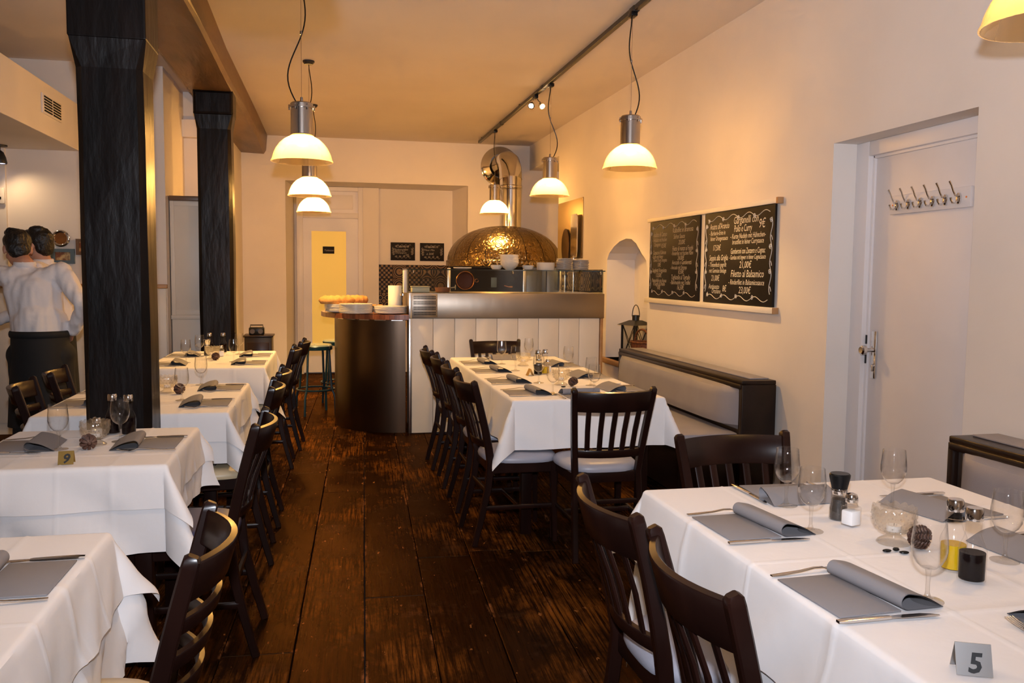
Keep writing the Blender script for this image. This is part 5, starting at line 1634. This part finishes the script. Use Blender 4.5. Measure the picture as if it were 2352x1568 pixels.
def hand(m, wrist, direc, palm_n, curl=.5, side=1):
    """palm and five bent fingers"""
    d = Vector(direc).normalized(); n = Vector(palm_n); n = (n - d * n.dot(d)).normalized(); s = d.cross(n) * side
    w = Vector(wrist)
    for k in range(4):
        a = w + s * (-.024 + .016 * k) * .55 + d * .01; b = w + s * (-.027 + .018 * k) + d * .085
        capsule(m, a, b, .015, .0115, seg=10)
        L_ = (.070, .080, .075, .058)[k]
        p = b; dirn = d
        for j, f in enumerate((.45, .32, .23)):
            dirn = (dirn + n * curl * (.55 + .25 * j)).normalized(); q = p + dirn * L_ * f
            capsule(m, p, q, .0098 - .001 * j, .009 - .001 * j, seg=8); p = q
    p = w + s * -.025 + d * .025
    for j, (f, dd) in enumerate(((.040, d * .6 - s * .8 + n * .25), (.032, d * .85 - s * .35 + n * .45), (.024, d * .95 - s * .05 + n * .5))):
        q = p + dd.normalized() * f; capsule(m, p, q, .0125 - .0015 * j, .011 - .0015 * j, seg=8); p = q
def head(m, c, fd, up):
    """skull, jaw, nose, brow, lips, ears ; fd facing direction, up up direction"""
    f = Vector(fd).normalized(); u = Vector(up); u = (u - f * u.dot(f)).normalized(); s = f.cross(u); c = Vector(c)
    def E(off, r):
        m2 = MB(); ellipsoid(m2, (0, 0, 0), r)
        m.add([c + s * (p[0] + off[0]) + f * (p[1] + off[1]) + u * (p[2] + off[2]) for p in m2.v], m2.f)
    E((0, -.012, .025), (.074, .094, .085)); E((0, .018, -.035), (.060, .068, .075)); E((0, .040, -.085), (.034, .036, .028))
    E((0, .082, -.012), (.012, .014, .026)); E((0, .092, -.030), (.016, .014, .012)); E((0, .072, .018), (.052, .018, .012)); E((0, .078, -.060), (.024, .012, .010))
    for sd in (-1, 1):
        E((sd * .028, .074, .004), (.014, .010, .009)); E((sd * .076, -.008, -.008), (.010, .020, .032)); E((sd * .045, .045, -.03), (.022, .026, .024))
    return s, f, u
def person(label, loc, J, facing, headdir, seed):
    root = thing('person', label, 'person', loc)
    b = MB()
    capsule(b, J['pelvis'], J['waist'], .112, .100, 1.22, .85); capsule(b, J['waist'], J['chest'], .100, .118, 1.22, .80); capsule(b, J['chest'], J['neck'], .092, .044, 1.0, .62)
    capsule(b, J['neck'], J['head'] - Vector((0, 0, .04)), .056, .052)
    head(b, J['head'], headdir, (0, 0, 1) if abs(Vector(headdir).z) < .8 else (0, 1, 0))
    for S in 'LR':
        capsule(b, J['chest'] + Vector((0, 0, .06)), J['sh' + S], .048, .044); capsule(b, J['sh' + S], J['el' + S], .052, .040); capsule(b, J['el' + S], J['wr' + S], .040, .027)
        hand(b, J['wr' + S], J['hd' + S], J['hn' + S], .35, 1 if S == 'L' else -1)
        capsule(b, J['pelvis'], J['hip' + S], .10, .090); capsule(b, J['hip' + S], J['kn' + S], .090, .060); capsule(b, J['kn' + S], J['an' + S], .056, .040)
        capsule(b, J['an' + S], J['an' + S] + Vector(facing) * .14 + Vector((0, 0, -.035)), .042, .032)
    fuse(b, 'body', .0062, 'skin', root, 4)
    c = MB()   # shirt
    k = 1.14
    capsule(c, J['waist'] + Vector((0, 0, -.055)), J['waist'] + Vector((0, 0, .04)), .130, .132, 1.24, .95); capsule(c, J['waist'], J['chest'], .122, .138, 1.26, .84); capsule(c, J['chest'], J['neck'] - Vector((0, 0, .030)), .136, .064, 1.15, .86)
    capsule(c, J['neck'] + Vector((0, 0, -.045)), J['neck'] + Vector((0, 0, -.022)), .066, .060)
    for S in 'LR':
        capsule(c, J['chest'] + Vector((0, 0, .06)), J['sh' + S], .078, .070); capsule(c, J['sh' + S], J['el' + S], .066, .056); capsule(c, J['el' + S], J['el' + S].lerp(J['wr' + S], .93), .056, .042)
    sh_ = fuse(c, 'shirt', .009, 'shirt_white', root, 2, .013, 13.0, seed)
    co = MB(); nk = J['neck'] + Vector((0, 0, .004)); co.tube([(nk.x + .060 * math.cos(q * PI / 14), nk.y + .060 * math.sin(q * PI / 14), nk.z + .006 * math.sin(q * PI / 14)) for q in range(29)], .017, 8, flat=(.35, 1.0)); co.build('collar', 'shirt_white', sh_)
    t = MB()
    for S in 'LR':
        capsule(t, J['pelvis'], J['hip' + S], .118, .106, 1.05, .95); capsule(t, J['hip' + S], J['kn' + S], .104, .078); capsule(t, J['kn' + S], J['an' + S] + Vector((0, 0, .03)), .080, .066)
    capsule(t, J['pelvis'] + Vector((0, 0, .02)), J['waist'] + Vector((0, 0, -.03)), .116, .110, 1.26, .95)
    fuse(t, 'trousers', .011, 'trouser_black', root, 3, .006, 9, seed)
    # long bistro apron wrapped round the hips
    a = MB(); v_ = []; f_ = []; n = 44; rows = 14
    for i in range(rows + 1):
        z = J['waist'].z - .045 - i * .042
        ce = J['pelvis'].lerp(J['knL'].lerp(J['knR'], .5), max(0, (J['pelvis'].z - z) / .45)) if z < J['pelvis'].z else J['pelvis'].lerp(J['waist'], (z - J['pelvis'].z) / max(.01, J['waist'].z - J['pelvis'].z))
        for q in range(n):
            an = 2 * PI * q / n; w = 1 + .02 * math.sin(an * 5 + seed) * i / rows
            v_.append((ce.x + (.166 + .012 * i / rows * 4) * w * math.cos(an), ce.y + (.140 + .012 * i / rows * 4) * w * math.sin(an), z))
    for i in range(rows):
        for q in range(n):
            q2 = (q + 1) % n; f_.append((i * n + q, i * n + q2, i * n + n + q2, i * n + n + q))
    ap = a.add(v_, f_).build('apron', 'trouser_black', root)
    w_ = MB(); wz = J['waist'].z - .045
    cc = J['pelvis'].lerp(J['waist'], (wz - J['pelvis'].z) / max(.01, J['waist'].z - J['pelvis'].z))
    w_.tube([(cc.x + .169 * math.cos(q * PI / 20), cc.y + .144 * math.sin(q * PI / 20), wz) for q in range(41)], .022, 8, flat=(.4, 1.0)); w_.build('waistband', 'trouser_black', ap)
    for S in 'LR':
        s_ = MB(); f3 = Vector(facing)
        capsule(s_, J['an' + S] + Vector((0, 0, -.035)) - f3 * .03, J['an' + S] + f3 * .15 + Vector((0, 0, -.04)), .048, .042)
        s_.v = [(p[0], p[1], max(0.003, p[2])) for p in s_.v]
        s_.build('shoe', 'shoe_black', root)
    # hair: cap over skull, short at the nape, tousled top
    h = MB(); fdir = Vector(headdir).normalized(); up = Vector((0, 0, 1)); up = (up - fdir * up.dot(fdir)).normalized(); sd = fdir.cross(up); hc = J['head']
    def H(off, r):
        m2 = MB(); ellipsoid(m2, (0, 0, 0), r); h.add([hc + sd * (p[0] + off[0]) + fdir * (p[1] + off[1]) + up * (p[2] + off[2]) for p in m2.v], m2.f)
    H((0, -.024, .042), (.082, .094, .082)); H((0, -.052, -.010), (.071, .055, .072)); H((0, .045, .090), (.060, .045, .030)); H((.02, .01, .11), (.045, .05, .028)); H((-.03, -.03, .105), (.04, .05, .028))
    for sgn in (-1, 1): H((sgn * .066, .012, .012), (.014, .020, .034))
    fuse(h, 'hair', .006, 'hair', root, 3, .006, 34, seed)
    return root
V = Vector
J1 = dict(pelvis=V((0, 0, .93)), waist=V((-.01, .01, 1.08)), chest=V((-.05, .05, 1.30)), neck=V((-.105, .085, 1.475)), head=V((-.165, .150, 1.575)),
          shR=V((.115, .05, 1.425)), elR=V((.285, -.06, 1.215)), wrR=V((.175, .04, 1.045)), hdR=V((-.3, .75, -.35)), hnR=V((-.9, -.2, -.1)),
          shL=V((-.245, .07, 1.405)), elL=V((-.43, .20, 1.33)), wrL=V((-.56, .40, 1.36)), hdL=V((-.3, .9, .1)), hnL=V((0, 0, -1)),
          hipR=V((.095, 0, .90)), knR=V((.105, .03, .50)), anR=V((.11, -.02, .09)), hipL=V((-.095, 0, .90)), knL=V((-.11, .03, .50)), anL=V((-.12, 0, .09)))
person('waiter in white shirt seen from behind, hand on hip, bending his head', (-1.80, 6.02, 0), J1, (-.2, .98, 0), (-.35, .85, -.35), 1.0)
J2 = dict(pelvis=V((0, 0, .95)), waist=V((0, .0, 1.10)), chest=V((.0, .0, 1.33)), neck=V((-.02, .0, 1.50)), head=V((-.055, .0, 1.612)),
          shR=V((-.03, .19, 1.44)), elR=V((-.10, .26, 1.18)), wrR=V((-.28, .18, 1.10)), hdR=V((-1, -.2, 0)), hnR=V((0, -.2, -1)),
          shL=V((-.02, -.19, 1.44)), elL=V((-.06, -.25, 1.18)), wrL=V((-.25, -.20, 1.10)), hdL=V((-1, .2, 0)), hnL=V((0, .2, -1)),
          hipR=V((0, .095, .92)), knR=V((-.02, .11, .50)), anR=V((0, .12, .09)), hipL=V((0, -.095, .92)), knL=V((-.02, -.11, .50)), anL=V((0, -.12, .09)))
person('second waiter in white shirt, half hidden behind his colleague, facing left', (-1.925, 6.62, 0), J2, (-1, 0, 0), (-.93, .35, -.12), 4.0)
